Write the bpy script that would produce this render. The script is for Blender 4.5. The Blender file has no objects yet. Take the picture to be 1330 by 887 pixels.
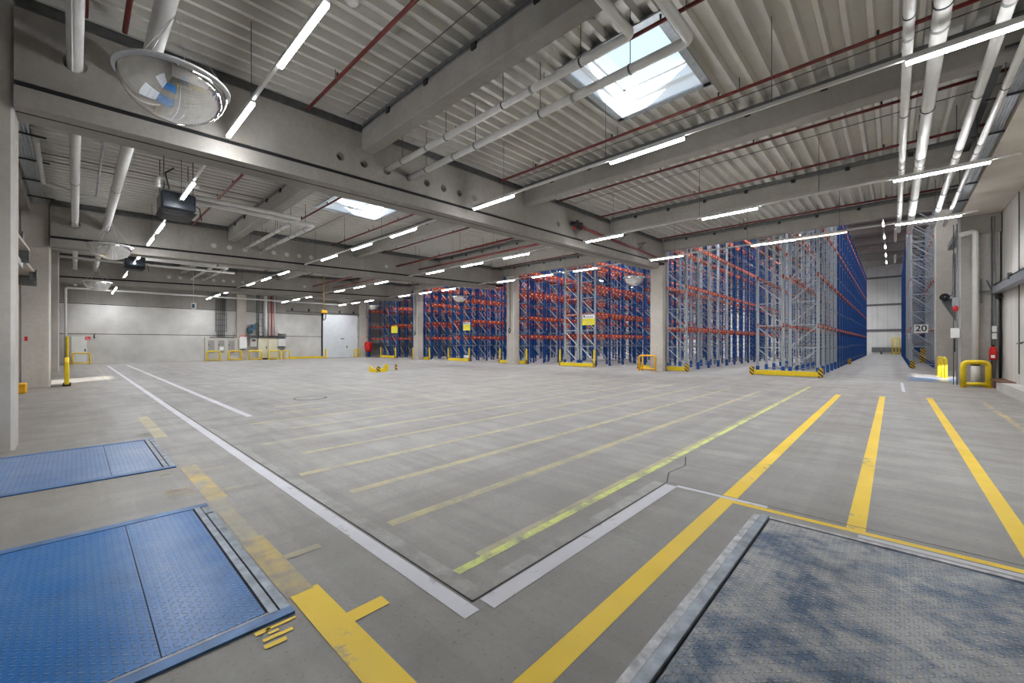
import bpy, bmesh, math, random
from mathutils import Vector, Matrix
R = random.Random(7)
sc = bpy.context.scene
col = bpy.data.collections.new('warehouse'); sc.collection.children.link(col)
PI = math.pi

# ------------------------------------------------------------------ materials
class NT:
    def __init__(s, name):
        s.m = bpy.data.materials.new(name); s.m.use_nodes = True
        s.t = s.m.node_tree; s.t.nodes.clear()
        s.out = s.n('ShaderNodeOutputMaterial')
        s.b = s.n('ShaderNodeBsdfPrincipled')
        s.l(s.b.outputs[0], s.out.inputs[0])
        s.pos = None
    def n(s, t, **k):
        x = s.t.nodes.new(t)
        for a, v in k.items(): setattr(x, a, v)
        return x
    def l(s, a, b): s.t.links.new(a, b)
    def P(s):
        if not s.pos: s.pos = s.n('ShaderNodeNewGeometry').outputs['Position']
        return s.pos
    def mapped(s, scale, rot=(0,0,0)):
        m = s.n('ShaderNodeMapping'); m.inputs['Scale'].default_value = scale; m.inputs['Rotation'].default_value = rot
        s.l(s.P(), m.inputs[0]); return m.outputs[0]
    def noise(s, scale, detail=4, rough=.55, vec=None, dist=0.):
        x = s.n('ShaderNodeTexNoise'); x.inputs['Scale'].default_value = scale; x.inputs['Detail'].default_value = detail
        x.inputs['Roughness'].default_value = rough; x.inputs['Distortion'].default_value = dist
        s.l(vec if vec else s.P(), x.inputs['Vector']); return x.outputs[0]
    def ramp(s, fac, stops):
        r = s.n('ShaderNodeValToRGB'); e = r.color_ramp.elements
        while len(e) < len(stops): e.new(.5)
        for i, (p, c) in enumerate(stops):
            e[i].position = p; e[i].color = (c, c, c, 1) if not isinstance(c, tuple) else (*c, 1)
        s.l(fac, r.inputs[0]); return r.outputs[0]
    def mix(s, fac, a, b, mode='MIX'):
        x = s.n('ShaderNodeMix', data_type='RGBA', blend_type=mode)
        for i, v in ((0, fac), (6, a), (7, b)):
            if isinstance(v, (int, float)) : x.inputs[i].default_value = v if i == 0 else (v, v, v, 1)
            elif isinstance(v, tuple): x.inputs[i].default_value = (*v, 1)
            else: s.l(v, x.inputs[i])
        return x.outputs[2]
    def math(s, op, a, b=0., c=0.):
        x = s.n('ShaderNodeMath', operation=op)
        for i, v in enumerate((a, b, c)):
            if isinstance(v, (int, float)): x.inputs[i].default_value = v
            else: s.l(v, x.inputs[i])
        return x.outputs[0]
    def xyz(s):
        x = s.n('ShaderNodeSeparateXYZ'); s.l(s.P(), x.inputs[0]); return x.outputs
    def bump(s, h, strength=.3, dist=.01):
        x = s.n('ShaderNodeBump'); x.inputs['Strength'].default_value = strength; x.inputs['Distance'].default_value = dist
        s.l(h, x.inputs['Height']); s.l(x.outputs[0], s.b.inputs['Normal'])
    def set(s, color=None, rough=None, metal=None, spec=None, emis=None, estr=0):
        for k, v in (('Base Color', color), ('Roughness', rough), ('Metallic', metal), ('Specular IOR Level', spec)):
            if v is None: continue
            if isinstance(v, tuple): s.b.inputs[k].default_value = (*v, 1)
            elif isinstance(v, (int, float)): s.b.inputs[k].default_value = v
            else: s.l(v, s.b.inputs[k])
        if emis: s.b.inputs['Emission Color'].default_value = (*emis, 1); s.b.inputs['Emission Strength'].default_value = estr
        return s.m

def plain(name, c, rough=.5, metal=0., var=.12, scale=6., spec=.5):
    t = NT(name); d = tuple(x*(1-var) for x in c); u = tuple(min(1, x*(1+var)) for x in c)
    return t.set(t.ramp(t.noise(scale), [(.3, d), (.7, u)]), rough, metal, spec)

def concrete(name, c, warm=(1.,.93,.82), grain=.12, streak=True, spec=.3):
    t = NT(name)
    big = t.noise(.55, 5, .6); fine = t.noise(9, 6, .7)
    a = tuple(x*.8 for x in c); b = tuple(min(1, x*1.15) for x in c)
    base = t.ramp(big, [(.3, a), (.7, b)])
    base = t.mix(t.ramp(fine, [(.35, 0.), (.75, grain*2)]), base, tuple(x*.62 for x in c))
    if streak:
        st = t.noise(1., 4, .6, t.mapped((2.2, 2.2, .16)))
        base = t.mix(t.ramp(st, [(.48, 0.), (.78, .38)]), base, tuple(x*.66*w for x, w in zip(c, warm)))
    pits = t.noise(38, 2, .5)
    base = t.mix(t.ramp(pits, [(.70, 0.), (.76, .6)]), base, tuple(x*.4 for x in c))
    t.bump(fine, .25, .006)
    return t.set(base, .82, 0., spec)

def panelled(name, c, joint=(0,0,0), period=1.0, axis=1, off=0.):
    """flat light wall panels with thin dark vertical joints"""
    t = NT(name); x = t.xyz()[axis]
    f = t.math('FRACT', t.math('ADD', t.math('DIVIDE', x, period), 50.+off))
    line = t.math('LESS_THAN', t.math('ABSOLUTE', t.math('SUBTRACT', f, .5)), .012/period)
    big = t.noise(.7, 5, .6); st = t.noise(1., 4, .6, t.mapped((3, 3, .2)))
    base = t.ramp(big, [(.3, tuple(v*.86 for v in c)), (.7, c)])
    base = t.mix(t.ramp(st, [(.45, 0.), (.8, .3)]), base, tuple(v*.62 for v in c))
    base = t.mix(line, base, tuple(v*.35 for v in c))
    return t.set(base, .6)

def tread(name, blue, worn, wear_lo, wear_hi, wear_scale, dark=(.015,.03,.07), dirt=.3, pitch=.052, rough=.33, metal=.0, lift=.3):
    t = NT(name); X, Y, Z = t.xyz()
    u = t.math('ADD', t.math('DIVIDE', X, pitch), 400.); v = t.math('ADD', t.math('DIVIDE', Y, pitch), 400.)
    par = t.math('MODULO', t.math('ADD', t.math('FLOOR', u), t.math('FLOOR', v)), 2.)
    fu = t.math('SUBTRACT', t.math('FRACT', u), .5); fv = t.math('SUBTRACT', t.math('FRACT', v), .5)
    sg = t.math('SUBTRACT', t.math('MULTIPLY', par, 2.), 1.)
    a = t.math('MULTIPLY', t.math('ADD', fu, t.math('MULTIPLY', sg, fv)), .7071)
    b = t.math('MULTIPLY', t.math('SUBTRACT', fu, t.math('MULTIPLY', sg, fv)), .7071)
    d = t.math('ADD', t.math('POWER', t.math('ABSOLUTE', t.math('DIVIDE', a, .47)), 2.), t.math('POWER', t.math('ABSOLUTE', t.math('DIVIDE', b, .16)), 2.))
    h = t.ramp(d, [(.35, 1.), (1.0, 0.)])
    w = t.noise(wear_scale, 6, .65, dist=.4); w2 = t.noise(wear_scale*7, 4, .7)
    ww = t.math('ADD', t.math('MULTIPLY', w, .68), t.math('MULTIPLY', w2, .32))
    wm = t.ramp(ww, [(wear_lo, 0.), (wear_hi, 1.)])
    wr = t.math('MULTIPLY', wm, t.math('ADD', .45, t.math('MULTIPLY', h, .55)))
    base = t.mix(wr, blue, worn)
    dd = t.noise(wear_scale*1.7+.3, 5, .6)
    base = t.mix(t.ramp(dd, [(.5, 0.), (.75, dirt)]), base, dark)
    base = t.mix(t.math('MULTIPLY', h, lift), base, tuple(min(1, x*.6+.1) for x in worn))  # raised lozenges lightened, their highlight put into the colour
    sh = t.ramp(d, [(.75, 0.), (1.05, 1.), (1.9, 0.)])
    base = t.mix(t.math('MULTIPLY', sh, .45), base, tuple(x*.35 for x in blue))  # dark ring round each lozenge, its shadow put into the colour
    t.bump(h, 1., .009)
    return t.set(base, rough, metal, .45)

def striped(name, c1, c2, period=.09, ax=(1, 1, 1)):
    t = NT(name); x = t.xyz()
    s = t.math('ADD', t.math('ADD', t.math('MULTIPLY', x[0], ax[0]), t.math('MULTIPLY', x[1], ax[1])), t.math('MULTIPLY', x[2], ax[2]))
    f = t.math('FRACT', t.math('ADD', t.math('DIVIDE', s, period), 900.))
    return t.set(t.mix(t.math('GREATER_THAN', f, .52), c1, c2), .55)

def floor_base(t):
    c = (.322, .307, .292)
    big = t.noise(.22, 5, .6); mid = t.noise(1.4, 6, .65, dist=.5); fine = t.noise(22, 5, .7)
    base = t.ramp(big, [(.3, tuple(x*.82 for x in c)), (.72, tuple(x*1.14 for x in c))])
    base = t.mix(t.ramp(mid, [(.4, 0.), (.8, .42)]), base, (.205, .192, .175))
    sx = t.noise(1., 5, .65, t.mapped((.22, 2.6, 1)))       # drag marks along the lanes
    base = t.mix(t.ramp(sx, [(.44, .42), (.54, 0.)]), base, (.185, .178, .17))
    sy = t.noise(1., 5, .65, t.mapped((1.7, .12, 1)))
    base = t.mix(t.ramp(sy, [(.50, 0.), (.66, .34)]), base, (.36, .348, .336))
    scr = t.noise(2.1, 7, .75, t.mapped((.6, 6, 1), (0, 0, .12)))
    base = t.mix(t.ramp(scr, [(.66, 0.), (.72, .45)]), base, (.11, .105, .10))
    base = t.mix(t.ramp(fine, [(.4, 0.), (.75, .3)]), base, (.15, .143, .135))
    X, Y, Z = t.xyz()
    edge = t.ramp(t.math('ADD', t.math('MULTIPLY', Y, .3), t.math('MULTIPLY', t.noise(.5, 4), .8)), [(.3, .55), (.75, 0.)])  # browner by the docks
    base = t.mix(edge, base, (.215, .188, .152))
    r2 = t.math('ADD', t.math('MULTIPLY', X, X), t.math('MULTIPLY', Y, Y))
    base = t.mix(t.ramp(t.math('ADD', t.math('MULTIPLY', r2, .022), t.math('MULTIPLY', mid, .35)), [(.12, .5), (.8, 0.)]), base, (.165, .152, .135))  # floor darkens towards the camera corner: foreground shade put into the colour
    trk = t.noise(1., 4, .6, t.mapped((2.3, .045, 1)))
    base = t.mix(t.ramp(trk, [(.50, 0.), (.60, .28)]), base, (.18, .165, .15))
    spk = t.noise(42, 3, .6); base = t.mix(t.ramp(spk, [(.60, 0.), (.70, .6)]), base, (.12, .115, .108))
    blot = t.noise(4.5, 5, .75, dist=1.2); base = t.mix(t.ramp(blot, [(.60, 0.), (.72, .3)]), base, (.16, .155, .15))
    t.bump(fine, .12, .003)
    return base, t.ramp(mid, [(.3, .42), (.75, .62)])
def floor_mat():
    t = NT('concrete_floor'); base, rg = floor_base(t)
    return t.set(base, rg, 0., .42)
def painted(name, c, wear, scale=5., rough=.6, edge=.1):
    """worn floor paint: the same concrete shows through the holes"""
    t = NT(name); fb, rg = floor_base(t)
    n1 = t.noise(scale, 6, .75); n2 = t.noise(scale*.25, 3, .6)
    f = t.math('ADD', t.math('MULTIPLY', n1, .6), t.math('MULTIPLY', n2, .4))
    m = t.ramp(f, [(wear, 0.), (wear+edge, 1.)])
    base = t.ramp(t.noise(1.3, 4, .6), [(.3, tuple(x*.86 for x in c)), (.7, c)])
    return t.set(t.mix(m, fb, base), rg, 0., .42)

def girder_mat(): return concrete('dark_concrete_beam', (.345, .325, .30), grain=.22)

M = {}
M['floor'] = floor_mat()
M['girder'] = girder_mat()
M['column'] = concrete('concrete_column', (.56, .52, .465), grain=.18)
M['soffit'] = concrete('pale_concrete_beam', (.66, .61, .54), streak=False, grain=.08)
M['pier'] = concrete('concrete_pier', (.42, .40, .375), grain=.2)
M['wall'] = concrete('concrete_wall', (.57, .56, .54), streak=False, grain=.06)
M['wall_dark'] = concrete('concrete_wall_dark', (.30, .285, .265))
M['chamfer'] = concrete('concrete_chamfer', (.60, .58, .55), streak=False, grain=.05)
M['panel'] = panelled('insulated_wall_panel', (.74, .715, .675), period=1.1, axis=1)
M['panel_x'] = panelled('white_hall_panel', (.72, .71, .69), period=1.1, axis=0)
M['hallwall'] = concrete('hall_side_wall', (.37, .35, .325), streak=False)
M['deck'] = plain('roof_deck', (.60, .585, .54), .45, .1, .06, 3.)
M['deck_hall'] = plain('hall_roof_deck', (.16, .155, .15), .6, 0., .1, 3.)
M['galv'] = plain('galvanised_steel', (.40, .43, .46), .42, .65, .15, 10.)
M['galv_dark'] = plain('dull_steel', (.17, .175, .175), .5, .5, .2, 8.)
M['rack_grey'] = plain('grey_rack_steel', (.47, .51, .55), .5, .05, .1, 12.)
M['brace_grey'] = plain('brace_steel', (.27, .30, .33), .5, .1, .1, 12.)
M['rack_blue'] = plain('blue_rack_steel', (.009, .08, .30), .42, 0., .15, 12.)
M['rack_orange'] = plain('orange_rack_beam', (.43, .055, .013), .5, 0., .14, 12.)
M['tag_white'] = plain('white_label', (.72, .70, .66), .6, 0., .05)
M['pipe'] = plain('light_grey_pipe', (.68, .67, .645), .4, 0., .07, 4.)
M['pipe_seam'] = plain('pipe_collar', (.36, .36, .35), .5, .2, .07)
M['red_pipe'] = plain('dark_red_pipe', (.145, .018, .016), .45, 0., .15, 5.)
M['black'] = plain('black_steel', (.018, .018, .02), .55, 0., .2)
M['dark'] = plain('dark_gap', (.008, .008, .009), .8, 0., .2)
M['wire'] = plain('wire_steel', (.10, .10, .10), .5, .4, .1)
M['wire_light'] = plain('bright_wire', (.55, .55, .55), .4, .5, .1)
M['yellow'] = plain('safety_yellow', (.80, .58, .015), .42, 0., .08, 8.)
M['yellow_o'] = plain('orange_yellow', (.78, .40, .012), .45, 0., .08, 8.)
M['stripe'] = striped('hazard_stripe', (.72, .46, .02), (.02, .018, .015), .17)
M['red'] = plain('signal_red', (.62, .015, .015), .35, 0., .08)
M['white'] = plain('white_paint', (.80, .80, .79), .4, 0., .04)
M['grey_box'] = plain('light_grey_box', (.62, .62, .60), .5, 0., .05)
M['cab_cream'] = plain('cream_cabinet', (.58, .55, .42), .5, 0., .05)
M['cab_grey'] = plain('pale_grey_cabinet', (.50, .49, .46), .5, 0., .06)
M['cab_panel'] = plain('cabinet_window', (.30, .29, .285), .35, 0., .1)
M['door_white'] = plain('door_sheet', (.66, .69, .72), .45, 0., .05, 2.)
M['blue_motor'] = plain('blue_grey_motor', (.05, .12, .17), .4, .2, .15)
M['heater'] = plain('dark_heater_case', (.03, .038, .05), .35, .3, .2)
M['rust'] = plain('rusty_plate', (.14, .065, .045), .7, .2, .3, 12.)
M['yel_sign'] = plain('yellow_sign', (.85, .74, .02), .5, 0., .04)
M['ink'] = plain('sign_ink', (.02, .02, .025), .6, 0., .05)
M['skylight'] = plain('white_skylight_shaft', (.90, .90, .91), .5, 0., .02)
M['sky_frame'] = plain('grey_skylight_frame', (.45, .47, .48), .5, .1, .05)
M['lev_blue'] = plain('worn_blue_edge', (.07, .16, .34), .45, .2, .35, 7.)
M['lev_grey'] = plain('worn_grey_blue_edge', (.22, .25, .29), .45, .3, .4, 9.)
M['lev_white'] = plain('scuffed_pale_edge', (.42, .42, .44), .55, .15, .4, 14.)
M['tread_near'] = tread('blue_tread_plate', (.007, .145, .44), (.24, .38, .55), .46, .74, .6, dirt=.3, pitch=.036, rough=.3, lift=.42)
M['tread_far'] = tread('pale_blue_tread_plate', (.085, .18, .37), (.38, .43, .52), .40, .66, .8, dirt=.2, pitch=.04)
M['tread_right'] = tread('worn_navy_tread_plate', (.011, .06, .14), (.66, .63, .56), .44, .55, 1.0, dark=(.035, .045, .065), dirt=.45, pitch=.036, rough=.42, lift=.35)
M['p_yel'] = painted('yellow_floor_paint', (.88, .60, .03), .31)
M['p_yel_worn'] = painted('worn_yellow_floor_paint', (.70, .50, .10), .46, 6., edge=.16)
M['p_yel_half'] = painted('half_worn_yellow_paint', (.62, .44, .10), .36, 6., edge=.3)
M['p_yel_faded'] = painted('faded_yellow_floor_paint', (.50, .435, .235), .34, 4., edge=.24)
M['p_yel_ghost'] = painted('ghost_yellow_floor_paint', (.45, .39, .23), .40, 4., edge=.3)
M['p_neon'] = painted('neon_yellow_tape', (.64, .71, .20), .33, 7., edge=.2)
M['p_white'] = painted('white_floor_paint', (.60, .60, .64), .33, 6.)
M['crack'] = plain('floor_joint', (.05, .047, .045), .9, 0., .1)
M['patch'] = painted('pale_floor_patch', (.42, .41, .40), .45, 3., edge=.2)
M['lid'] = plain('worn_lid', (.27, .262, .252), .6, 0., .15)
M['manhole'] = plain('manhole_rim', (.12, .11, .10), .7, .2, .2)

def mirror_mat():
    t = NT('mirror_dome'); return t.set((.93, .93, .93), .015, 1.)
M['mirror'] = mirror_mat()
def glow(name, c, s, sample=False):
    t = NT(name); t.set((.9, .9, .9), .4, emis=c, estr=s)
    try: t.m.cycles.emission_sampling = 'AUTO' if sample else 'NONE'
    except Exception: pass
    return t.m
M['tube'] = glow('lit_tube', (.95, .97, 1.), 38., True)
M['tube_warm'] = glow('warm_tube', (1., .74, .50), 2.2)
def glass_mat():
    t = NT('clear_glazing')
    tr = t.n('ShaderNodeBsdfTransparent'); tr.inputs[0].default_value = (.80, .90, .97, 1)
    gl = t.n('ShaderNodeBsdfGlossy'); gl.inputs['Roughness'].default_value = .03
    mx = t.n('ShaderNodeMixShader'); mx.inputs[0].default_value = .05; t.l(tr.outputs[0], mx.inputs[1]); t.l(gl.outputs[0], mx.inputs[2]); t.l(mx.outputs[0], t.out.inputs[0])
    return t.m
M['glass'] = glass_mat()

# ------------------------------------------------------------------ mesh builder
class MB:
    def __init__(s): s.v = []; s.f = []; s.m = []; s.s = []
    def face(s, idx, m=0, sm=False): s.f.append(idx); s.m.append(m); s.s.append(sm)
    def box(s, x0, x1, y0, y1, z0, z1, m=0, skew=0.):
        """skew: rise of z per metre of y (sloping roof members)"""
        o = len(s.v)
        for z in (z0, z1):
            for x, y in ((x0, y0), (x1, y0), (x1, y1), (x0, y1)): s.v.append((x, y, z + skew*y))
        for q in ((3,2,1,0), (4,5,6,7), (0,1,5,4), (1,2,6,5), (2,3,7,6), (3,0,4,7)): s.face([o+i for i in q], m)
        return s
    def obox(s, c, size, rot=0., tilt=None, m=0):
        o = len(s.v); mt = Matrix.Rotation(rot, 3, 'Z')
        if tilt: mt = mt @ Matrix.Rotation(tilt[0], 3, tilt[1])
        for z in (-.5, .5):
            for x, y in ((-.5,-.5), (.5,-.5), (.5,.5), (-.5,.5)):
                s.v.append(tuple(Vector(c) + mt @ Vector((x*size[0], y*size[1], z*size[2]))))
        for q in ((3,2,1,0), (4,5,6,7), (0,1,5,4), (1,2,6,5), (2,3,7,6), (3,0,4,7)): s.face([o+i for i in q], m)
        return s
    def bar(s, p0, p1, w, h=None, m=0):
        """square bar from p0 to p1"""
        p0, p1 = Vector(p0), Vector(p1); h = h or w
        d = (p1-p0).normalized(); a = d.orthogonal() if abs(d.z) > .9 else d.cross(Vector((0,0,1)))
        a.normalize(); b = d.cross(a).normalized(); o = len(s.v)
        for p in (p0, p1):
            for i, j in ((-1,-1), (1,-1), (1,1), (-1,1)): s.v.append(tuple(p + a*(i*w/2) + b*(j*h/2)))
        for q in ((3,2,1,0), (4,5,6,7), (0,1,5,4), (1,2,6,5), (2,3,7,6), (3,0,4,7)): s.face([o+i for i in q], m)
        return s
    def tube(s, pts, r, seg=10, m=0, cap=True):
        pts = [Vector(p) for p in pts]; n = len(pts); o = len(s.v)
        a = None
        for i, p in enumerate(pts):
            d0 = (p-pts[i-1]).normalized() if i else None; d1 = (pts[i+1]-p).normalized() if i < n-1 else None
            d = ((d0 or d1) + (d1 or d0)).normalized()
            k = 1. if not (d0 and d1) else 1./max(.3, d.dot(d1))
            if a is None: a = d.orthogonal().normalized()
            a = (a - d*a.dot(d)).normalized(); b = d.cross(a)
            rr = r[i] if isinstance(r, (list, tuple)) else r
            for j in range(seg):
                t = 2*PI*j/seg; s.v.append(tuple(p + (a*math.cos(t) + b*math.sin(t))*rr*(1 if k < 1.01 else (1+(k-1)*.5))))
        for i in range(n-1):
            for j in range(seg):
                j2 = (j+1) % seg
                s.face([o+i*seg+j, o+i*seg+j2, o+(i+1)*seg+j2, o+(i+1)*seg+j], m, True)
        if cap:
            s.face([o+j for j in range(seg)][::-1], m); s.face([o+(n-1)*seg+j for j in range(seg)], m)
        return s
    def lathe(s, c, prof, seg=24, m=0, axis='Z', smooth=True, cap=True):
        """prof: (radius, along) pairs about the axis through c"""
        o = len(s.v); c = Vector(c)
        for r, h in prof:
            for j in range(seg):
                t = 2*PI*j/seg; u, w = r*math.cos(t), r*math.sin(t)
                s.v.append(tuple(c + (Vector((u, w, h)) if axis == 'Z' else Vector((h, u, w)) if axis == 'X' else Vector((w, h, u)))))
        for i in range(len(prof)-1):
            for j in range(seg):
                j2 = (j+1) % seg; s.face([o+i*seg+j, o+i*seg+j2, o+(i+1)*seg+j2, o+(i+1)*seg+j], m, smooth)
        if not cap: return s
        if prof[0][0] > 1e-6: s.face([o+j for j in range(seg)][::-1], m)
        if prof[-1][0] > 1e-6: s.face([o+(len(prof)-1)*seg+j for j in range(seg)], m)
        return s
    def poly(s, pts, m=0):
        o = len(s.v); s.v += [tuple(p) for p in pts]; s.face(list(range(o, o+len(pts))), m); return s
    def prism(s, pts, vec, m=0):
        """polygon extruded along vec"""
        o = len(s.v); n = len(pts); vec = Vector(vec)
        s.v += [tuple(p) for p in pts]; s.v += [tuple(Vector(p)+vec) for p in pts]
        s.face(list(range(o, o+n))[::-1], m); s.face(list(range(o+n, o+2*n)), m)
        for i in range(n): j = (i+1) % n; s.face([o+i, o+j, o+n+j, o+n+i], m)
        return s
    def mesh(s, name, mats, off=(0,0,0)):
        me = bpy.data.meshes.new(name)
        me.from_pydata([(x-off[0], y-off[1], z-off[2]) for x, y, z in s.v], [], s.f)
        for mm in mats: me.materials.append(M[mm] if isinstance(mm, str) else mm)
        me.polygons.foreach_set('material_index', s.m); me.polygons.foreach_set('use_smooth', s.s)
        bm = bmesh.new(); bm.from_mesh(me); bmesh.ops.recalc_face_normals(bm, faces=bm.faces); bm.to_mesh(me); bm.free()
        me.update(); return me
    def base(s):
        xs, ys, zs = zip(*s.v); return ((min(xs)+max(xs))/2, (min(ys)+max(ys))/2, min(zs))
    def build(s, name, mats, parent=None, bevel=0.):
        if isinstance(mats, str): mats = [mats]
        off = s.base(); o = bpy.data.objects.new(name, s.mesh(name, mats, off)); col.objects.link(o)
        place(o, off, parent)
        if bevel:
            b = o.modifiers.new('bevel', 'BEVEL'); b.width = bevel; b.segments = 2; b.limit_method = 'ANGLE'
        return o
WL = {}
def place(o, w, parent=None):
    w = Vector(w); WL[o.name] = w
    if parent: o.parent = parent; o.location = w - WL[parent.name]
    else: o.location = w
def tag(o, label, cat, group=None, kind=None):
    if label: o['label'] = label
    if cat: o['category'] = cat
    if group: o['group'] = group
    if kind: o['kind'] = kind
    if label and not 4 <= len(label.split()) <= 16: print('LONGLABEL', len(label.split()), label)
    return o
def empty(name, loc, label, cat, group=None, kind=None):
    o = bpy.data.objects.new(name, None); o.empty_display_size = .2; col.objects.link(o); place(o, loc); return tag(o, label, cat, group, kind)
def struct(name, mb, mats, parent=None, label=None, bevel=0.):
    o = mb.build(name, mats, parent, bevel)
    if not parent: o['kind'] = 'structure'
    if label: o['label'] = label
    return o
def part(name, mb, mats, parent, label=None, bevel=0.):
    o = mb.build(name, mats, parent, bevel)
    if label: o['label'] = label
    return o
def text(name, body, size, mat, parent, loc, rot, ext=.002, align='CENTER', xs=1.):
    cu = bpy.data.curves.new('t', 'FONT'); cu.body = body; cu.size = size; cu.extrude = ext; cu.align_x = align; cu.align_y = 'CENTER'
    cu.offset = size*.012
    tmp = bpy.data.objects.new('t', cu); col.objects.link(tmp)
    me = bpy.data.meshes.new_from_object(tmp.evaluated_get(bpy.context.evaluated_depsgraph_get()))
    bpy.data.objects.remove(tmp); bpy.data.curves.remove(cu)
    me.materials.clear(); me.materials.append(M[mat])
    o = bpy.data.objects.new(name, me); col.objects.link(o); place(o, loc, parent); o.rotation_euler = rot; o.scale = (xs, 1, 1)
    return o

ORD = ['first', 'second', 'third', 'fourth', 'fifth', 'sixth', 'seventh', 'eighth', 'ninth', 'tenth', 'eleventh', 'twelfth', 'thirteenth', 'fourteenth', 'fifteenth']
# roof heights: the low roof climbs gently towards the racks
gz = .028
def girder_bot(y): return 4.79 + gz*y
def girder_top(y): return 6.20 + gz*y
def beam_bot(y): return 5.79 + gz*y
def deck(y): return 6.43 + gz*y

# ------------------------------------------------------------------ floor and its paint
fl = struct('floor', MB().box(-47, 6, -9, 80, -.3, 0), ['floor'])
zP = [.0015]
def strip(x0, x1, y0, y1, mat, name, label=None, ragged=0.):
    zP[0] += .00006
    mb = MB().poly([(x0, y0, zP[0]), (x1, y0, zP[0]), (x1, y1, zP[0]), (x0, y1, zP[0])])
    return part(name, mb, [mat], fl, label)
PX = [1.67 - .945*k for k in range(14)]
# right hand bay lines
strip(PX[3]-.065, PX[3]+.065, .55, 15.3, 'p_yel', 'yellow_line', 'bold yellow floor line between the dark tread plate and the white line')
strip(PX[2]-.06, PX[2]+.06, 4.28, 15.6, 'p_yel', 'yellow_line', 'bold yellow floor line beyond the dark tread plate, left of two')
strip(PX[1]-.06, PX[1]+.06, 4.28, 16.0, 'p_yel', 'yellow_line', 'bold yellow floor line beyond the dark tread plate, right of two')
strip(PX[0]-.05, PX[0]+.05, 4.28, 15.9, 'p_yel_worn', 'yellow_line', 'worn yellow floor line nearest the right wall')
strip(-1.1, 2.2, 4.215, 4.285, 'p_yel', 'yellow_line', 'yellow cross line along the far edge of the dark tread plate')
strip(-1.15, 1.7, 15.55, 15.62, 'p_yel_ghost', 'yellow_line', 'thin faded yellow cross line at the far ends of the bay lines')
strip(PX[4]-.075, PX[4]-.005, 1.95, 17.3, 'p_yel_faded', 'yellow_line', 'faded yellow line beside the neon tape')
strip(PX[4]-.015, PX[4]+.055, 1.58, 17.3, 'p_neon', 'neon_line', 'neon yellow tape line running out from the white corner')
ends = [(1.78, 14.75), (1.9, 15.0), (1.75, 15.3), (2.1, 15.3), (1.9, 15.6), (2.6, 15.6), (2.2, 15.9), (2.9, 15.9), (3.2, 16.1)]
for k in range(9):
    a, b = ends[k]
    strip(PX[5+k]-.055, PX[5+k]+.055, a, b, 'p_yel_faded', 'faded_line')
for k in range(5):
    x = PX[13] - .945*(k+1); strip(x-.05, x+.05, 3.2+.3*k, 16.3, 'p_yel_ghost', 'faded_line')
# white lines
strip(-38.6, -1.70, 1.447, 1.553, 'p_white', 'white_line', 'long white floor line running to the back wall')
strip(-39.0, -9.64, 2.39, 2.51, 'p_white', 'white_line', 'shorter white floor line beside the long one')
strip(-1.77, -1.65, 1.62, 4.29, 'p_white', 'white_line', 'white floor line beside the neon line')
strip(-1.66, -.84, 4.285, 4.35, 'p_white', 'white_line', 'short white line behind the bold yellow line')
strip(.2, .28, 17.5, 21.5, 'p_white', 'white_line', 'short white mark in the rack aisle')
strip(-.2, 1.2, 4.13, 4.19, 'p_white', 'white_line', 'dull white line under the yellow cross line')
# yellow line along the left docks
strip(-2.62, -1.2, .865, 1.03, 'p_yel', 'yellow_line', 'bold yellow line passing the near blue tread plate')
strip(-3.6, -2.6, .845, 1.0, 'p_yel_half', 'yellow_line', 'worn yellow line along the near blue tread plate edge')
strip(-4.9, -3.6, .86, .98, 'p_yel_ghost', 'yellow_line', 'nearly worn off yellow line along the near blue tread plate')
strip(-6.3, -4.75, .86, 1.02, 'p_yel_half', 'yellow_line', 'worn yellow line between the two blue tread plates')
strip(-11.2, -8.5, .86, 1.02, 'p_yel_faded', 'yellow_line', 'faint yellow line beyond the far blue tread plate')
strip(-40, -22, .88, 1.0, 'p_yel_ghost', 'yellow_line', 'faint yellow line near the back wall')
strip(-2.22, -2.12, 1.03, 1.24, 'p_yel', 'yellow_tick', 'clear yellow tick beside the near tread plate')
for x in (-3.11, -5.02, -5.96): strip(x-.04, x+.04, 1.0, 1.24, 'p_yel_ghost', 'yellow_tick')
# stencilled dock numbers, half worn off
def strokes(cx, cy, segs, mat, label):
    zP[0] += .00006; mb = MB()
    for x0, y0, x1, y1, w in segs:
        p, q = Vector((cx+x0, cy+y0, zP[0])), Vector((cx+x1, cy+y1, zP[0])); d = (q-p).normalized(); n = Vector((-d.y, d.x, 0))*w/2
        mb.poly([p+n, p-n, q-n, q+n])
    part('floor_number', mb, [mat], fl, label)
strokes(-2.32, .70, [(-.075,-.02,-.07,.125,.022), (-.075,-.07,-.075,.0,.035), (-.035,-.02,-.032,.03,.02), (.005,-.055,.012,.085,.028), (.06,-.065,.065,.035,.034)], 'p_yel', 'worn yellow stencilled number by the near tread plate')
strokes(-5.24, .73, [(-.13,-.09,-.13,.1,.02), (-.13,-.09,-.06,-.09,.03), (-.07,-.09,-.07,.1,.02), (-.01,-.09,-.0,0,.02), (-.01,-.09,.04,-.08,.03), (.03,0,.01,.1,.018), (.12,-.09,.12,.1,.026)], 'p_yel_half', 'worn yellow stencilled number between the two tread plates')
strokes(-6.1, .7, [(0,-.07,0,.06,.03), (.05,-.07,.04,.05,.02)], 'p_yel_faded', 'worn yellow stencilled number by the far tread plate')
strokes(-9.0, .75, [(-.1,-.08,-.1,.1,.03), (0,-.08,0,.1,.03), (.1,-.08,.1,.1,.03)], 'p_yel_ghost', 'faint yellow stencilled number beyond the far tread plate')
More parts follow.
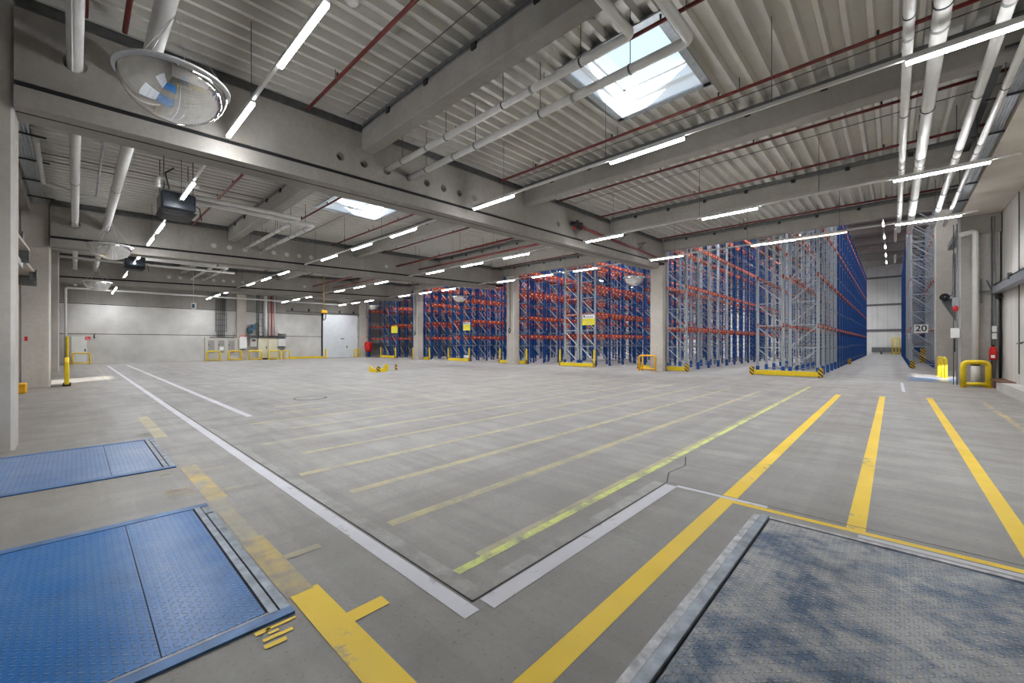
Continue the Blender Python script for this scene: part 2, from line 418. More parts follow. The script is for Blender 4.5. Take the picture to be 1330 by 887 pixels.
# joints and repairs
mb = MB()
def seg(mb, pts, w, z):
    for a, b in zip(pts, pts[1:]):
        a, b = Vector((*a, z)), Vector((*b, z)); d = (b-a).normalized(); n = Vector((-d.y, d.x, 0))*w/2
        mb.poly([a+n, a-n, b-n, b+n])
seg(mb, [(-1.78, 1.575), (-14, 1.575)], .012, .0024); seg(mb, [(-1.785, 1.57), (-1.785, 4.36)], .012, .0024)
seg(mb, [(-1.785, 4.36), (2.3, 4.36)], .010, .0024); seg(mb, [(-1.785, 4.36), (-1.9, 4.7), (-1.86, 5.1), (-2.0, 5.5)], .012, .0024)
part('floor_joint', mb, ['crack'], fl)
zP[0] += .0001
for x0, x1, y0, y1 in ((-5.5, -1.8, 1.58, 1.70), (-1.9, -1.79, 1.6, 4.3), (-9, -5.5, 1.58, 1.66)):
    strip(x0, x1, y0, y1, 'patch', 'pale_repair')
def manhole(x, y, r, label):
    mb = MB().lathe((x, y, 0), [(r, 0), (r, .006), (r*.88, .006), (r*.86, .003)], 28, cap=False).lathe((x, y, 0), [(r*.86, .003), (0, .0031)], 28, m=1, cap=False)
    tag(mb.build('manhole_cover', ['manhole', 'lid']), label, 'manhole cover')
manhole(-11.69, 4.41, .42, 'round manhole cover set in the floor among the faded lines')
mb = MB().lathe((.95, 16.1, 0), [(.55, 0), (.55, .004), (.50, .004), (.49, .0022), (0, .0022)], 28); part('round_patch', mb, ['manhole'], fl) if False else None

# ------------------------------------------------------------------ dock levellers
def leveller_left(x0, x1, tmat, label, edge):
    yE, yB = .835, -1.85
    root = empty('dock_leveller', ((x0+x1)/2, (yE+yB)/2, 0), label, 'dock leveller')
    part('gap_shade', MB().box(x0+.01, x1-.01, yB, yE-.005, .0005, .004), ['dark'], root)  # near-black sheet below the plates, stands in for shade in the gaps
    part('side_frame', MB().box(x0, x0+.088, yB, yE, .001, .014), [edge], root); part('side_frame', MB().box(x1-.072, x1, yB, yE, .001, .014), [edge], root)
    part('inner_edge', MB().box(x1-.10, x1-.079, yB, yE-.1, .001, .011), ['lev_grey'], root)
    lip = MB().box(x0+.075, x1-.075, yE-.105, yE-.062, .001, .014).box(x0+.3, x1-.075, yE-.050, yE, .001, .012).box(x0+.075, x0+.28, yE-.055, yE, .001, .012)
    part('lip', lip, ['lev_grey'], root, 'worn grey front lip')
    yS = .28
    pl = MB().box(x0+.093, x1-.105, yB, yS-.003, .003, .011).box(x0+.093, x1-.105, yS+.003, yE-.118, .003, .011)
    part('platform', pl, [tmat], root, 'blue chequer plate deck')
leveller_left(-4.68, -2.43, 'tread_near', 'bright blue chequer plate dock leveller nearest the camera, bottom left', 'lev_blue')
leveller_left(-8.49, -6.33, 'tread_far', 'pale worn blue dock leveller beside the nearest left column', 'lev_blue')
y0, y1, xE, xB = 1.45, 4.06, -.89, 3.3
root = empty('dock_leveller', ((xE+xB)/2, (y0+y1)/2, 0), 'navy chequer plate dock leveller scuffed with white, bottom right', 'dock leveller')
part('gap_shade', MB().box(xE+.01, xB, y0, y1-.01, .0005, .004), ['dark'], root)  # near-black sheet again, shade in the gaps put into its colour
part('side_frame', MB().box(xE+.12, xB, y1-.045, y1, .001, .020), ['lev_white'], root); part('side_frame', MB().box(xE+.12, xB, y0, y0+.05, .001, .018), ['lev_white'], root)
lp = MB().box(xE, xE+.048, y0, y1, .001, .014); part('lip', lp, ['lev_white'], root, 'scuffed whitish front edge')
lp = MB().box(xE+.052, xE+.118, y0, y1-.01, .001, .030); part('hinge_bar', lp, ['lev_grey'], root, 'raised grey hinge bar', bevel=.008)
part('platform', MB().box(xE+.13, xB, y0+.055, y1-.052, .003, .013), ['tread_right'], root)
# third leveller by the far right dock
root = empty('dock_leveller', (1.9, 24.0, 0), 'pale blue dock leveller lit by daylight behind the yellow hoop', 'dock leveller')
for q in (22.75, 25.3): part('side_frame', MB().box(.5, 3.3, q, q+.08, .001, .014), ['lev_grey'], root)
part('lip', MB().box(.42, .5, 22.75, 25.38, .001, .014), ['lev_grey'], root)
part('platform', MB().box(.51, 3.3, 22.84, 25.29, .001, .012), ['tread_far'], root)

# ------------------------------------------------------------------ walls
def wall_x(y, t, x0, x1, z0, z1, holes, mat, name):
    """wall in the plane y..y+t with openings (xa, xb, za, zb)"""
    mb = MB(); xs = sorted({x0, x1, *[h[0] for h in holes], *[h[1] for h in holes]})
    for a, b in zip(xs, xs[1:]):
        hh = [h for h in holes if h[0] <= a+1e-6 and h[1] >= b-1e-6]
        if not hh: mb.box(a, b, y, y+t, z0, z1)
        else:
            h = hh[0]
            if h[2] > z0+.01: mb.box(a, b, y, y+t, z0, h[2])
            mb.box(a, b, y, y+t, h[3], z1)
    return struct(name, mb, [mat])
def wall_y(x, t, y0, y1, z0, z1, holes, mat, name):
    mb = MB(); ys = sorted({y0, y1, *[h[0] for h in holes], *[h[1] for h in holes]})
    for a, b in zip(ys, ys[1:]):
        hh = [h for h in holes if h[0] <= a+1e-6 and h[1] >= b-1e-6]
        if not hh: mb.box(x, x+t, a, b, z0, z1)
        else:
            h = hh[0]
            if h[2] > z0+.01: mb.box(x, x+t, a, b, z0, h[2])
            mb.box(x, x+t, a, b, h[3], z1)
    return struct(name, mb, [mat])
LW = -1.25
dl = [(-4.75, -2.35, 0, 3.), (-8.55, -6.25, 0, 3.), (-24.6, -21.8, 0, 1.25)]
wall_x(LW-.2, .2, -43.2, 2.95, 0, 8, dl, 'wall_dark', 'wall_left')
RW = 2.75
wall_y(RW, .2, LW, 22.4, 0, 7.5, [(1.45, 4.05, 0, 3.)], 'panel', 'wall_right')
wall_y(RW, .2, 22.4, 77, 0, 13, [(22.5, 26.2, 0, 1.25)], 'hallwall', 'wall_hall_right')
n = 0
for x0, x1, zb in ((-4.75, -2.35, 0), (-8.55, -6.25, 0)):
    n += 1
    d = struct('door_%d' % n, MB().box(x0+.02, x1-.02, LW-.12, LW-.06, .01, 2.98), ['door_white'])
    struct('door_rail', MB().box(x0+.1, x1-.1, LW-.06, LW-.045, 1.0, 1.04).box(x0+.1, x1-.1, LW-.06, LW-.045, 2.0, 2.04), ['galv'], d)
d = struct('door_3', MB().box(RW+.06, RW+.12, 1.47, 4.03, .02, 2.98), ['door_white'])
struct('door_rail', MB().box(RW+.045, RW+.06, 1.55, 3.95, 1.0, 1.04), ['galv'], d)
# back wall of the low hall: three rows of concrete panels
BW = -43.0
mb = MB().box(BW-.25, BW, LW, 22.4, 0, 2.17).box(BW-.25, BW, LW, 22.4, 2.22, 4.37).box(BW-.25, BW-.01, LW, 22.4, 4.43, 8.0).box(BW-.25, BW-.03, LW, 22.4, 2.1, 4.5, 1)
struct('wall_back', mb, ['wall', 'crack'])
struct('trim_1', MB().box(BW-.02, BW+.012, LW, 22.3, 4.45, 7.4), ['wall_dark'])
# hall with the racks
HX0, HX1, HY1, HZ = -45.6, 2.95, 77., 12.6
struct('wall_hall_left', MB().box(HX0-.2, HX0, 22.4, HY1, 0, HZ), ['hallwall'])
mb = MB()
for k in range(16): mb.box(HX0, HX0+.03, 22.5, HY1, 1.3+k*.72, 1.34+k*.72)
struct('trim_2', mb, ['galv_dark'])
struct('wall_far', MB().box(HX0-.2, HX1, HY1, HY1+.2, 0, HZ), ['panel_x'])
for k, z in enumerate((3.35, 6.9, 10.7)):
    struct('trim_%d' % (3+k), MB().box(HX0, HX1-.2, HY1-.12, HY1, z-.13, z+.13), ['galv_dark'])
struct('wall_above_low_roof', MB().box(HX0, HX1, 22.35, 22.55, 7.05, HZ), ['hallwall'])
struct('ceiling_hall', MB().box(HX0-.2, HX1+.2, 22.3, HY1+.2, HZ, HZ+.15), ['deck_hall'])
for k in range(9):
    struct('hall_roof_beam', MB().box(HX0, HX1-.2, 28+5.63*k, 28.3+5.63*k, HZ-.75, HZ), ['girder'])
# ------------------------------------------------------------------ roof deck: ribbed sheet with openings for the skylights
SKY = [(-4.46, -2.74, 6.33, 8.42), (-15.62, -13.9, 6.33, 8.42)]
mb = MB(); per = .30; hgt = .14
prof = [(0, 0), (.07, 0), (.10, hgt), (.27, hgt), (.30, 0)]
ybreak = [-1.5, SKY[0][2]-.05, SKY[0][3]+.05, 22.4]
nper = int(46.4/per)
def deck_strip(xa, za, xb, zb, a, b):
    mb.poly([(xa, a, deck(a)+za), (xb, a, deck(a)+zb), (xb, b, deck(b)+zb), (xa, b, deck(b)+za)])
for k in range(nper):
    xo = 3.0 - (k+1)*per
    for a, b in zip(ybreak, ybreak[1:]):
        for (xa, za), (xb, zb) in zip(prof, prof[1:]):
            xa, xb = xo+xa, xo+xb; segs = [(xa, xb)]
            if a == ybreak[1]:
                for s_ in SKY:
                    l, r = s_[0]-.03, s_[1]+.03; new = []
                    for p, q in segs:
                        if q <= l or p >= r: new.append((p, q)); continue
                        if p < l: new.append((p, l))
                        if q > r: new.append((r, q))
                    segs = new
            for p, q in segs:
                f = lambda x: za+(zb-za)*(x-xa)/(xb-xa)
                deck_strip(p, f(p), q, f(q), a, b)
ce = struct('ceiling', mb, ['deck'])
# a second skin so no sky shows through, open at the skylights
for i, (xa, xb) in enumerate([(-43.4, SKY[1][0]-.12), (SKY[1][1]+.12, SKY[0][0]-.12), (SKY[0][1]+.12, 3.1)]):
    struct('roof_skin', MB().box(xa, xb, -1.6, 22.5, 6.63, 6.75, skew=gz), ['deck_hall'], ce)
for s in SKY:
    struct('roof_skin', MB().box(s[0]-.12, s[1]+.12, -1.6, s[2]-.06, 6.63, 6.75, skew=gz).box(s[0]-.12, s[1]+.12, s[3]+.06, 22.5, 6.63, 6.75, skew=gz), ['deck_hall'], ce)
for i, s in enumerate(SKY):
    x0, x1, y0, y1 = s; zb = deck((y0+y1)/2)-.03; zm = zb+.26; zt = zb+.50
    w = struct('window_%d' % (i+1), MB().box(x0-.03, x0, y0, y1, zb, zm).box(x1, x1+.03, y0, y1, zb, zm).box(x0-.03, x1+.03, y0-.03, y0, zb, zm).box(x0-.03, x1+.03, y1, y1+.03, zb, zm), ['skylight'])
    e = .09
    fr = MB().box(x0-.03, x0+e, y0-.03, y1+.03, zm, zm+.06).box(x1-e, x1+.03, y0-.03, y1+.03, zm, zm+.06).box(x0+e, x1-e, y0-.03, y0+e, zm, zm+.06).box(x0+e, x1-e, y1-e, y1+.03, zm, zm+.06)
    fr.box(x0+e-.02, x0+e, y0+e, y1-e, zm+.06, zt).box(x1-e, x1-e+.02, y0+e, y1-e, zm+.06, zt).box(x0+e, x1-e, y0+e-.02, y0+e, zm+.06, zt).box(x0+e, x1-e, y1-e, y1-e+.02, zm+.06, zt)
    struct('upper_frame', fr, ['skylight'], w)
    struct('glazing_bar', MB().box(x0+e, x1-e, y0+e+.0, y0+e+.05, zt, zt+.04).box(x0+e, x1-e, y1-e-.05, y1-e, zt, zt+.04).box(x0+e, x0+e+.05, y0+e, y1-e, zt, zt+.04).box(x1-e-.05, x1-e, y0+e, y1-e, zt, zt+.04), ['sky_frame'], w)
    struct('pane', MB().poly([(x0+e, y0+e, zt+.02), (x1-e, y0+e, zt+.02), (x1-e, y1-e, zt+.02), (x0+e, y1-e, zt+.02)]), ['glass'], w)
    struct('trim_frame', MB().box(x0-.14, x0, y0-.1, y1+.1, zb-.02, zb+.01).box(x1, x1+.14, y0-.1, y1+.1, zb-.02, zb+.01).box(x0-.14, x1+.14, y0-.22, y0, zb-.025, zb+.01).box(x0-.14, x1+.14, y1, y1+.14, zb-.02, zb+.01), ['galv'], w)
    struct('opener', MB().box(x0+.02, x0+.06, y0+.95, y0+1.15, zm-.05, zm-.02).tube([(x0+.04, y0+1.0, zm-.03), (x0+.14, y0+1.08, zm+.12)], .012, 6), ['galv_dark'], w)

# ------------------------------------------------------------------ concrete frame
def col_struct(x0, x1, y0, y1, z1, mat='column', lab=None):
    c = .035
    pts = [(x0+c,y0,0),(x1-c,y0,0),(x1,y0+c,0),(x1,y1-c,0),(x1-c,y1,0),(x0+c,y1,0),(x0,y1-c,0),(x0,y0+c,0)]
    mb = MB().prism(pts, (0,0,z1)); fs = mb.m
    for i in (3, 5, 7, 9): pass
    for k in (2+1, 2+3, 2+5, 2+7): mb.m[k] = 1
    return struct('concrete_column', mb, [mat, 'chamfer'], label=lab)
for i, x in enumerate((-9.0, -21.1, -32.1)):
    col_struct(x-.62, x, LW, -.58, 6.3, lab='square concrete column on the left dock side, %s from the camera' % ORD[i])
for i, x in enumerate((-9.05, -20.95+1.0, -32.0, -44.0)):
    col_struct(x-.68, x, 21.5, 22.15, 7.0, lab='concrete column in front of the racks, %s from the right' % ORD[i])
col_struct(1.75, 2.7, 21.75, 22.4, 6.2, 'pier', lab='wide concrete pier on the right behind the yellow hoop')
col_struct(1.75, 2.7, 33.4, 34.0, 12.5, lab='concrete pier beside the grey rack end on the right')
struct('trim_pier', MB().box(1.9, 2.75, 22.25, 22.45, 0, 6.2), ['wall_dark'])

def cut(o, cutters):
    """boolean the cylinders out of o for real holes"""
    tmp = bpy.data.objects.new('cut', cutters.mesh('cut', ['dark'])); col.objects.link(tmp)
    tmp.location = (0, 0, 0)
    b = o.modifiers.new('b', 'BOOLEAN'); b.object = tmp; b.operation = 'DIFFERENCE'; b.solver = 'EXACT'
    bpy.context.view_layer.update()
    me = bpy.data.meshes.new_from_object(o.evaluated_get(bpy.context.evaluated_depsgraph_get()))
    o.modifiers.clear(); o.data = me; bpy.data.objects.remove(tmp)
HOLES = [3.99, 4.54, 5.13, 5.73, 6.27, 6.82, 7.37, 7.92, 12.0]
for i, gx in enumerate((-8.9, -20.9, -32.9)):
    ya, yb = -.58, 21.5
    mb = MB().box(gx-.55, gx, ya, yb, 5.18, 6.20, skew=gz)
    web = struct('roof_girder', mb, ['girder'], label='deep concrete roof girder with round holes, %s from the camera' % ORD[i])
    cu = MB()
    for y in HOLES: cu.lathe((gx-.8, y, 5.51+gz*y), [(.085, 0), (.085, 1.2)], 20, axis='X')
    for y, r in ((0., .13), (.76, .13)): cu.lathe((gx-.8, y, 5.66), [(r, 0), (r, 1.2)], 20, axis='X')
    cut(web, cu)
    struct('recess', MB().box(gx-.53, gx-.02, ya, yb, 5.09, 5.18, skew=gz), ['dark'], web)  # shadow in the groove put into a near-black band
    fl2 = MB().box(gx-.60, gx+.05, ya, yb-.9, 4.82, 5.09, skew=gz)
    struct('lower_flange', fl2, ['girder'], web)
    struct('soffit_strip', MB().box(gx-.22, gx-.20, ya, yb-.9, 4.812, 4.82, skew=gz), ['dark'], web)
    sl = MB()
    for y in HOLES: sl.lathe((gx-.012, y, 5.51+gz*y), [(.086, 0), (.100, 0), (.100, .018), (.086, .018), (.086, 0)], 18, axis='X', cap=False)
    struct('hole_sleeve', sl, ['wall_dark' if i == 0 else 'chamfer'], web)  # farther sleeves paler, the light on them put into the colour
    pg = MB(); rec = .16 if i == 0 else .02
    for y in HOLES: pg.lathe((gx-rec-.05, y, 5.51+gz*y), [(.084, 0), (.084, .05)], 18, axis='X')
    struct('hole_shade_cap', pg, ['black' if i == 0 else 'chamfer'], web)  # black discs put shade inside the near girder's holes; pale caps farther back
    # packing strip below the deck
    struct('packing_strip', MB().box(gx-.42, gx-.13, ya, yb, 6.20, 6.45, skew=gz), ['galv_dark'], web)
BEAMS = [-1.0, 4.65, 10.28, 15.91, 21.55]
SPANS = [(-8.9, 2.0), (-20.9, -9.45), (-32.9, -21.45), (-43.0, -33.45)]
bn = ['nearest', 'second', 'third', 'farthest']
for j, y in enumerate(BEAMS):
    if j == 0: continue
    for i, (xa, xb) in enumerate(SPANS):
        w = .16 if j else .12
        h0 = beam_bot(y) if j < 4 else 5.79 + gz*y
        mb = MB()
        c = .03
        z0, z1 = h0, h0+.48
        pts = [(xa, y-w, z1), (xa, y-w, z0+c), (xa, y-w+c, z0), (xa, y+w-c, z0), (xa, y+w, z0+c), (xa, y+w, z1)]
        mb.prism(pts, (xb-xa, 0, 0))
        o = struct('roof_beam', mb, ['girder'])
        if j in (1, 2, 3, 4):
            br = MB().box(xa, xb, y-w+.015, y+w-.02, z1, z1+.16)
            br.box(xa, xb, y-w-.012, y-w+.015, z1+.06, z1+.1)
            struct('steel_angle', br, ['galv_dark'], o)
            bk = MB(); x = xa+1.1
            while x < xb-.3: bk.box(x, x+.11, y-w-.03, y-w+.02, z1-.06, z1+.05); x += 1.35
            struct('bracket', bk, ['black'], o)
# edge beams over the docks
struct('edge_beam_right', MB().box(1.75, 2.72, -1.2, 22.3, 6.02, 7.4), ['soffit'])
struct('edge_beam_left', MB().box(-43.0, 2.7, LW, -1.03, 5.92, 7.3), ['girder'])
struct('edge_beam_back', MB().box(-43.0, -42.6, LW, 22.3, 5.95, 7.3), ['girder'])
struct('lintel', MB().box(1.78, 2.72, 21.70, 21.78, 5.35, 6.02), ['wall_dark'])

# ------------------------------------------------------------------ lights
LAMP = 27.
def lamp(x0, x1, y, z, parent, power, color=(.93, .96, 1.), axis='X', w=.07):
    ld = bpy.data.lights.new('tube_light', 'AREA'); ld.shape = 'RECTANGLE'; ld.size = (x1-x0) if axis == 'X' else w; ld.size_y = w if axis == 'X' else (x1-x0)
    ld.energy = power; ld.color = color; ld.spread = 2.5
    o = bpy.data.objects.new('tube_light', ld); col.objects.link(o)
    o.location = ((x0+x1)/2, y, z) if axis == 'X' else (y, (x0+x1)/2, z)
    if parent: o.parent = parent; o.location = Vector(o.location) - WL[parent.name]
rows = {0: (1.87, 5.2, 'row by the left docks'), 1: (7.5, 5.2, 'second row'), 2: (13.1, 5.3, 'third row'), 3: (18.7, 5.45, 'row before the racks')}
Ls = {
 (0,0): [-8.7, -6.0], (0,1): [-13.3, -18.0, -20.5], (0,2): [-24.1, -27.0, -31.3], (0,3): [-35.75, -39.2, -42.2],
 (1,0): [-8.45, -4.25, .12], (1,1): [-12.75, -15.65, -18.6], (1,2): [-24.2, -27.1, -30.15], (1,3): [-35.9, -38.9, -41.8],
 (2,0): [-8.42, -4.28, .0], (2,1): [-12.75, -15.65, -18.6], (2,2): [-24.2, -27.1, -30.1], (2,3): [-35.6, -38.6, -41.4],
 (3,0): [-8.42, -4.2, -2.69, .05], (3,1): [-12.85, -15.8, -18.75], (3,2): [-24.6, -27.5, -30.5], (3,3): [-36.4, -39.2, -42.0]}
bay = ['near bay', 'bay past the near girder', 'third bay', 'bay at the back wall']
for (r, b), xs in Ls.items():
    y, z, rn = rows[r]
    xa, xb = SPANS[b]
    rl = MB().box(xa+.35, min(xb-.1, 1.9), y-.022, y+.022, z+.045, z+.095)
    rail = rl.build('light_rail', ['pipe'])
    tag(rail, 'thin light grey lighting rail, %s, %s' % (rn, bay[b]), 'lighting rail', 'lighting rails')
    x = xa+1.6
    while x < min(xb, 1.9)-.5:
        part('suspension_wire', MB().tube([(x, y, z+.09), (x, y, deck(y)+.02)], .006, 5), ['wire'], rail); x += 2.95
    for k, x0 in enumerate(xs):
        warm = (r, b, k) == (3, 0, 2)
        lab = 'lit strip light, %s nearest, %s, %s' % (ORD[len(xs)-1-k] if b == 0 else ORD[k], rn, bay[b])
        if warm: lab = 'warm orange strip light next to a white one in front of the racks'
        t = empty('strip_light', (x0+.75, y, z-.02), lab, 'strip light', 'lit strip lights under the low roof')
        part('housing', MB().box(x0, x0+1.5, y-.03, y+.03, z+.012, z+.045), ['white'], t)
        tb = MB().box(x0+.01, x0+1.49, y-.028, y+.028, z-.022, z+.012)
        part('tube', tb, ['tube_warm' if warm else 'tube'], t)
        lamp(x0+.22, x0+1.28, y, z-.024, t, LAMP*(.35 if warm else 1.), (1., .75, .5) if warm else (.95, .97, 1.))
# high hall lights along the rack aisles
for ai, ax in enumerate((-.62, -6.5, -12.2, -17.9, -23.9, -29.9, -35.)):
    ys = [25.2+5.63*k for k in range(9)] if ai == 0 else [25.2+11.26*k for k in range(5)]
    if ai == 0:
        tag(MB().box(ax-.02, ax+.02, 25, HY1-.3, 11.86, 11.9).build('light_rail', ['pipe']), 'lighting rail high above the right hand rack aisle', 'lighting rail', 'lighting rails')
    for k, y in enumerate(ys):
        t = empty('aisle_light', (ax, y, 11.75), ('small bright light high above the open right aisle, %s from the front' % ORD[k]) if ai == 0 else 'small light high above the racks', 'strip light', 'lights high above the rack aisles')
        part('suspension_wire', MB().tube([(ax, y, 11.85), (ax, y, HZ+.01)], .012, 5), ['wire'], t)
        part('housing', MB().box(ax-.06, ax+.06, y-.75, y+.75, 11.80, 11.86), ['white'], t)
        part('tube', MB().box(ax-.05, ax+.05, y-.74, y+.74, 11.76, 11.80), ['tube'], t)
        lamp(y-.75, y+.75, ax, 11.75, t, 75. if ai == 0 else 190., axis='Y', w=.12)

# ------------------------------------------------------------------ pipes
def arc(p, d0, d1, r, n=5):
    """rounded corner at p between incoming direction d0 and outgoing d1"""
    p, d0, d1 = Vector(p), Vector(d0), Vector(d1); out = []
    for i in range(n+1):
        t = i/n; out.append(tuple((p - d0*r)*(1-t)**2 + p*2*t*(1-t) + (p + d1*r)*t*t))
    return out
def pipe(pts, r, label, mat='pipe', group=None, cat='pipe', name='pipe', hang=0, collars=0, seg=14, axis=0):
    t = empty(name, (sum(p[0] for p in pts)/len(pts), sum(p[1] for p in pts)/len(pts), min(p[2] for p in pts)-r), label, cat, group)
    path = [pts[0]]
    for a, b, c in zip(pts, pts[1:], pts[2:]):
        d0 = (Vector(b)-Vector(a)).normalized(); d1 = (Vector(c)-Vector(b)).normalized(); path += arc(b, d0, d1, r*1.6)
    path.append(pts[-1])
    part('pipe_run', MB().tube(path, r, seg), [mat], t)
    a, b = Vector(pts[0]), Vector(pts[1]); L = (b-a).length; d = (b-a).normalized()
    if collars:
        for k in range(collars):
            p = a + d*(L*(k+.6)/(collars+.2))
            part('collar', MB().tube([p-d*.025, p+d*.025], r*1.09, seg), ['pipe_seam'], t)
    for k in range(hang):
        p = a + d*(L*(k+.5)/hang)
        part('hanger', MB().tube([(p.x, p.y, p.z), (p.x, p.y, deck(p.y)+.03)], .007, 5).tube([p-d*.012, p+d*.012], r*1.12, seg), ['wire'], t)
    return t
# two long pipes along the left docks, through the girders
pipe([(2.0, 0., 5.64), (-42.4, 0., 5.64)], .085, 'light grey pipe running through the girders nearest the left columns', collars=9)
pipe([(2.0, .76, 5.67), (-42.4, .76, 5.67)], .105, 'thick light grey pipe running through the girders beside the convex mirrors', collars=9)
# heater feeds, one pair in each bay
for i, gx in enumerate((-8.9, -20.9, -32.9)):
    bw = ['under the near skylight', 'past the near girder', 'past the second girder'][i]
    rr = .062
    xr = gx+6.3
    pipe([(gx-.2, 5.16, 5.70), (xr, 5.16, 5.70), (xr, 1.55 if i else -.55, 5.70)], rr, 'light grey pipe bending to the docks, nearer of a pair, %s' % bw, group=None, hang=4, collars=2)
    pipe([(gx-.2, 5.78, 5.68), (xr+.55, 5.78, 5.68), (xr+.55, 1.2 if i else -.55, 5.68)] if i == 0 else [(gx-.2, 5.78, 5.68), (xr-.45+.0, 5.78, 5.68), (xr-.45, 1.55, 5.68)], rr+.008, 'light grey pipe bending to the docks, farther of a pair, %s' % bw, hang=4, collars=2)
# sprinkler mains (dark red), two per bay strip
def red_run(y, xa, xb, lab, r=.032):
    z = deck(y) - .22
    t = pipe([(xa, y, z), (xb, y, z)], r, lab, 'red_pipe', 'dark red sprinkler pipes', 'sprinkler pipe', 'sprinkler_pipe', hang=max(2, int(abs(xb-xa)/2.4)), seg=10)
    x = xa+1.4
    while x < xb-.4:
        part('sprinkler_head', MB().tube([(x, y, z+.02), (x, y, z+.11)], [.014, .02], 6), ['black'], t); x += 2.4
for b, (xa, xb) in enumerate(SPANS):
    for k in range(7):
        y = 3.25 + 2.815*k
        if k == 0 and b == 3: continue
        red_run(y, xa+.12, min(xb-.05, 1.75), 'dark red sprinkler pipe, %s from the left docks, %s' % (ORD[k], bay[b]))
for y, x0, x1, lab in ((.52, -8.6, 1.7, 'right one'), (.10, -8.6, 1.7, 'left one')):
    pipe([(x0, y, 6.27), (x1, y, 6.27)], .035, 'dark red pipe under the roof by the large mirror, %s' % lab, 'red_pipe', None, 'sprinkler pipe', 'sprinkler_pipe', hang=3, seg=10)
pipe([(-12.2, .45, 6.15), (-9.6, .45, 6.2)], .04, 'short dark red pipe end between the two grey dock pipes', 'red_pipe', None, 'sprinkler pipe', 'sprinkler_pipe', hang=1, seg=10)
pipe([(-18.2, .45, 6.1), (-12.2, .45, 6.15)], .025, 'thin steel pipe continuing the short red pipe end', 'galv', None, 'pipe', 'pipe', hang=2, collars=3, seg=10)
pipe([(-8.72, 13.4, 5.95), (-8.72, 21.3, 5.82)], .05, 'dark red pipe with valves along the near girder', 'red_pipe', None, 'sprinkler pipe', 'sprinkler_main', hang=0)
t = empty('valve_set', (-8.7, 13.0, 5.75), 'dark valve fitting on the red pipe along the near girder', 'valve')
mb = MB().tube([(-8.72, 12.6, 5.97), (-8.72, 13.45, 5.96)], .075, 12).lathe((-8.72, 12.95, 5.95), [(.12, -.06), (.12, .06)], 14, axis='Y').lathe((-8.60, 12.75, 6.0), [(.09, 0), (.09, .05)], 12, axis='X').box(-8.8, -8.66, 13.1, 13.25, 5.85, 6.1)
part('valve_body', mb, ['black'], t); part('valve_flange', MB().lathe((-8.72, 13.3, 5.95), [(.085, -.03), (.085, .03)], 14, axis='Y').lathe((-8.72, 12.8, 5.82), [(.05, -.04), (.05, .04)], 12, axis='Z'), ['red'], t)
for y in (16.4, 18.3):
    mb = MB().box(-8.9, -8.45, y, y+.04, 6.22, 6.26).bar((-8.86, y+.02, 5.95), (-8.5, y+.02, 6.24), .03)
    tag(mb.build('pipe_bracket', ['galv_dark']), 'small steel bracket on the near girder %s the last light' % ('before' if y < 17 else 'beside'), 'bracket')
# thick red mains in the second bay
for b in (1, 2):
    xa, xb = SPANS[b]
    for y, q in ((12.6, 'nearer'), (14.1, 'farther')):
        pipe([(xa+.1, y, 5.93), (xb-.1, y, 5.93)], .05, '%s dark red main crossing the %s' % (q, bay[b]), 'red_pipe', 'dark red sprinkler mains', 'sprinkler pipe', 'sprinkler_main', hang=3, seg=10)
# pipes along the right wall
for x, r, lab in ((.15, .058, 'slim light grey pipe hung along the roof, leftmost of four on the right'), (.45, .088, 'thick light grey pipe hung along the roof on the right'), (1.04, .066, 'light grey pipe hung along the roof, third of four on the right'), (1.34, .052, 'slim light grey pipe nearest the right wall')):
    pipe([(x, -.6, 5.62), (x, 21.3, 5.74)], r, lab, group=None, hang=7, collars=4)
for y in (40, 52): tag(MB().tube([(.14, y, 9.7), (.14, y+6, 9.9)], .08, 10).build('pipe', ['pipe']), 'short light grey pipe high in the rack aisle, %s' % ('nearer' if y == 40 else 'farther'), 'pipe')
# pipes near the back wall
pipe([(-28.3, -.55, 5.55), (-28.3, 6.4, 5.62)], .06, 'light grey pipe crossing behind the second girder')
pipe([(-37.5, 2.5, 5.6), (-37.5, 14, 5.7)], .06, 'light grey pipe crossing just before the back wall')
pipe([(-42.3, -.45, .05), (-42.3, -.45, 5.4), (-42.3, 19.5, 5.55)], .07, 'light grey corner downpipe turning along the back wall')
pipe([(-16.6, -.1, 5.72), (-16.6, -.58, 5.8), (-13.6, -.58, 5.9)], .05, 'bent light grey branch pipe by the left columns')
# right downpipe
t = pipe([(1.72, 21.45, 5.34), (2.1, 21.45, 5.42), (2.1, 21.45, .06)], .085, 'grey downpipe with elbow on the right hand pier', collars=0)
part('sleeve', MB().tube([(2.1, 21.45, 0.0), (2.1, 21.45, .72)], [.12, .11], 14), ['chamfer'], t, 'patchy whitish lower sleeve')
part('boot', MB().lathe((2.1, 21.45, .78), [(.10, -.06), (.14, 0), (.10, .06)], 16), ['black'], t, 'black rubber collar')
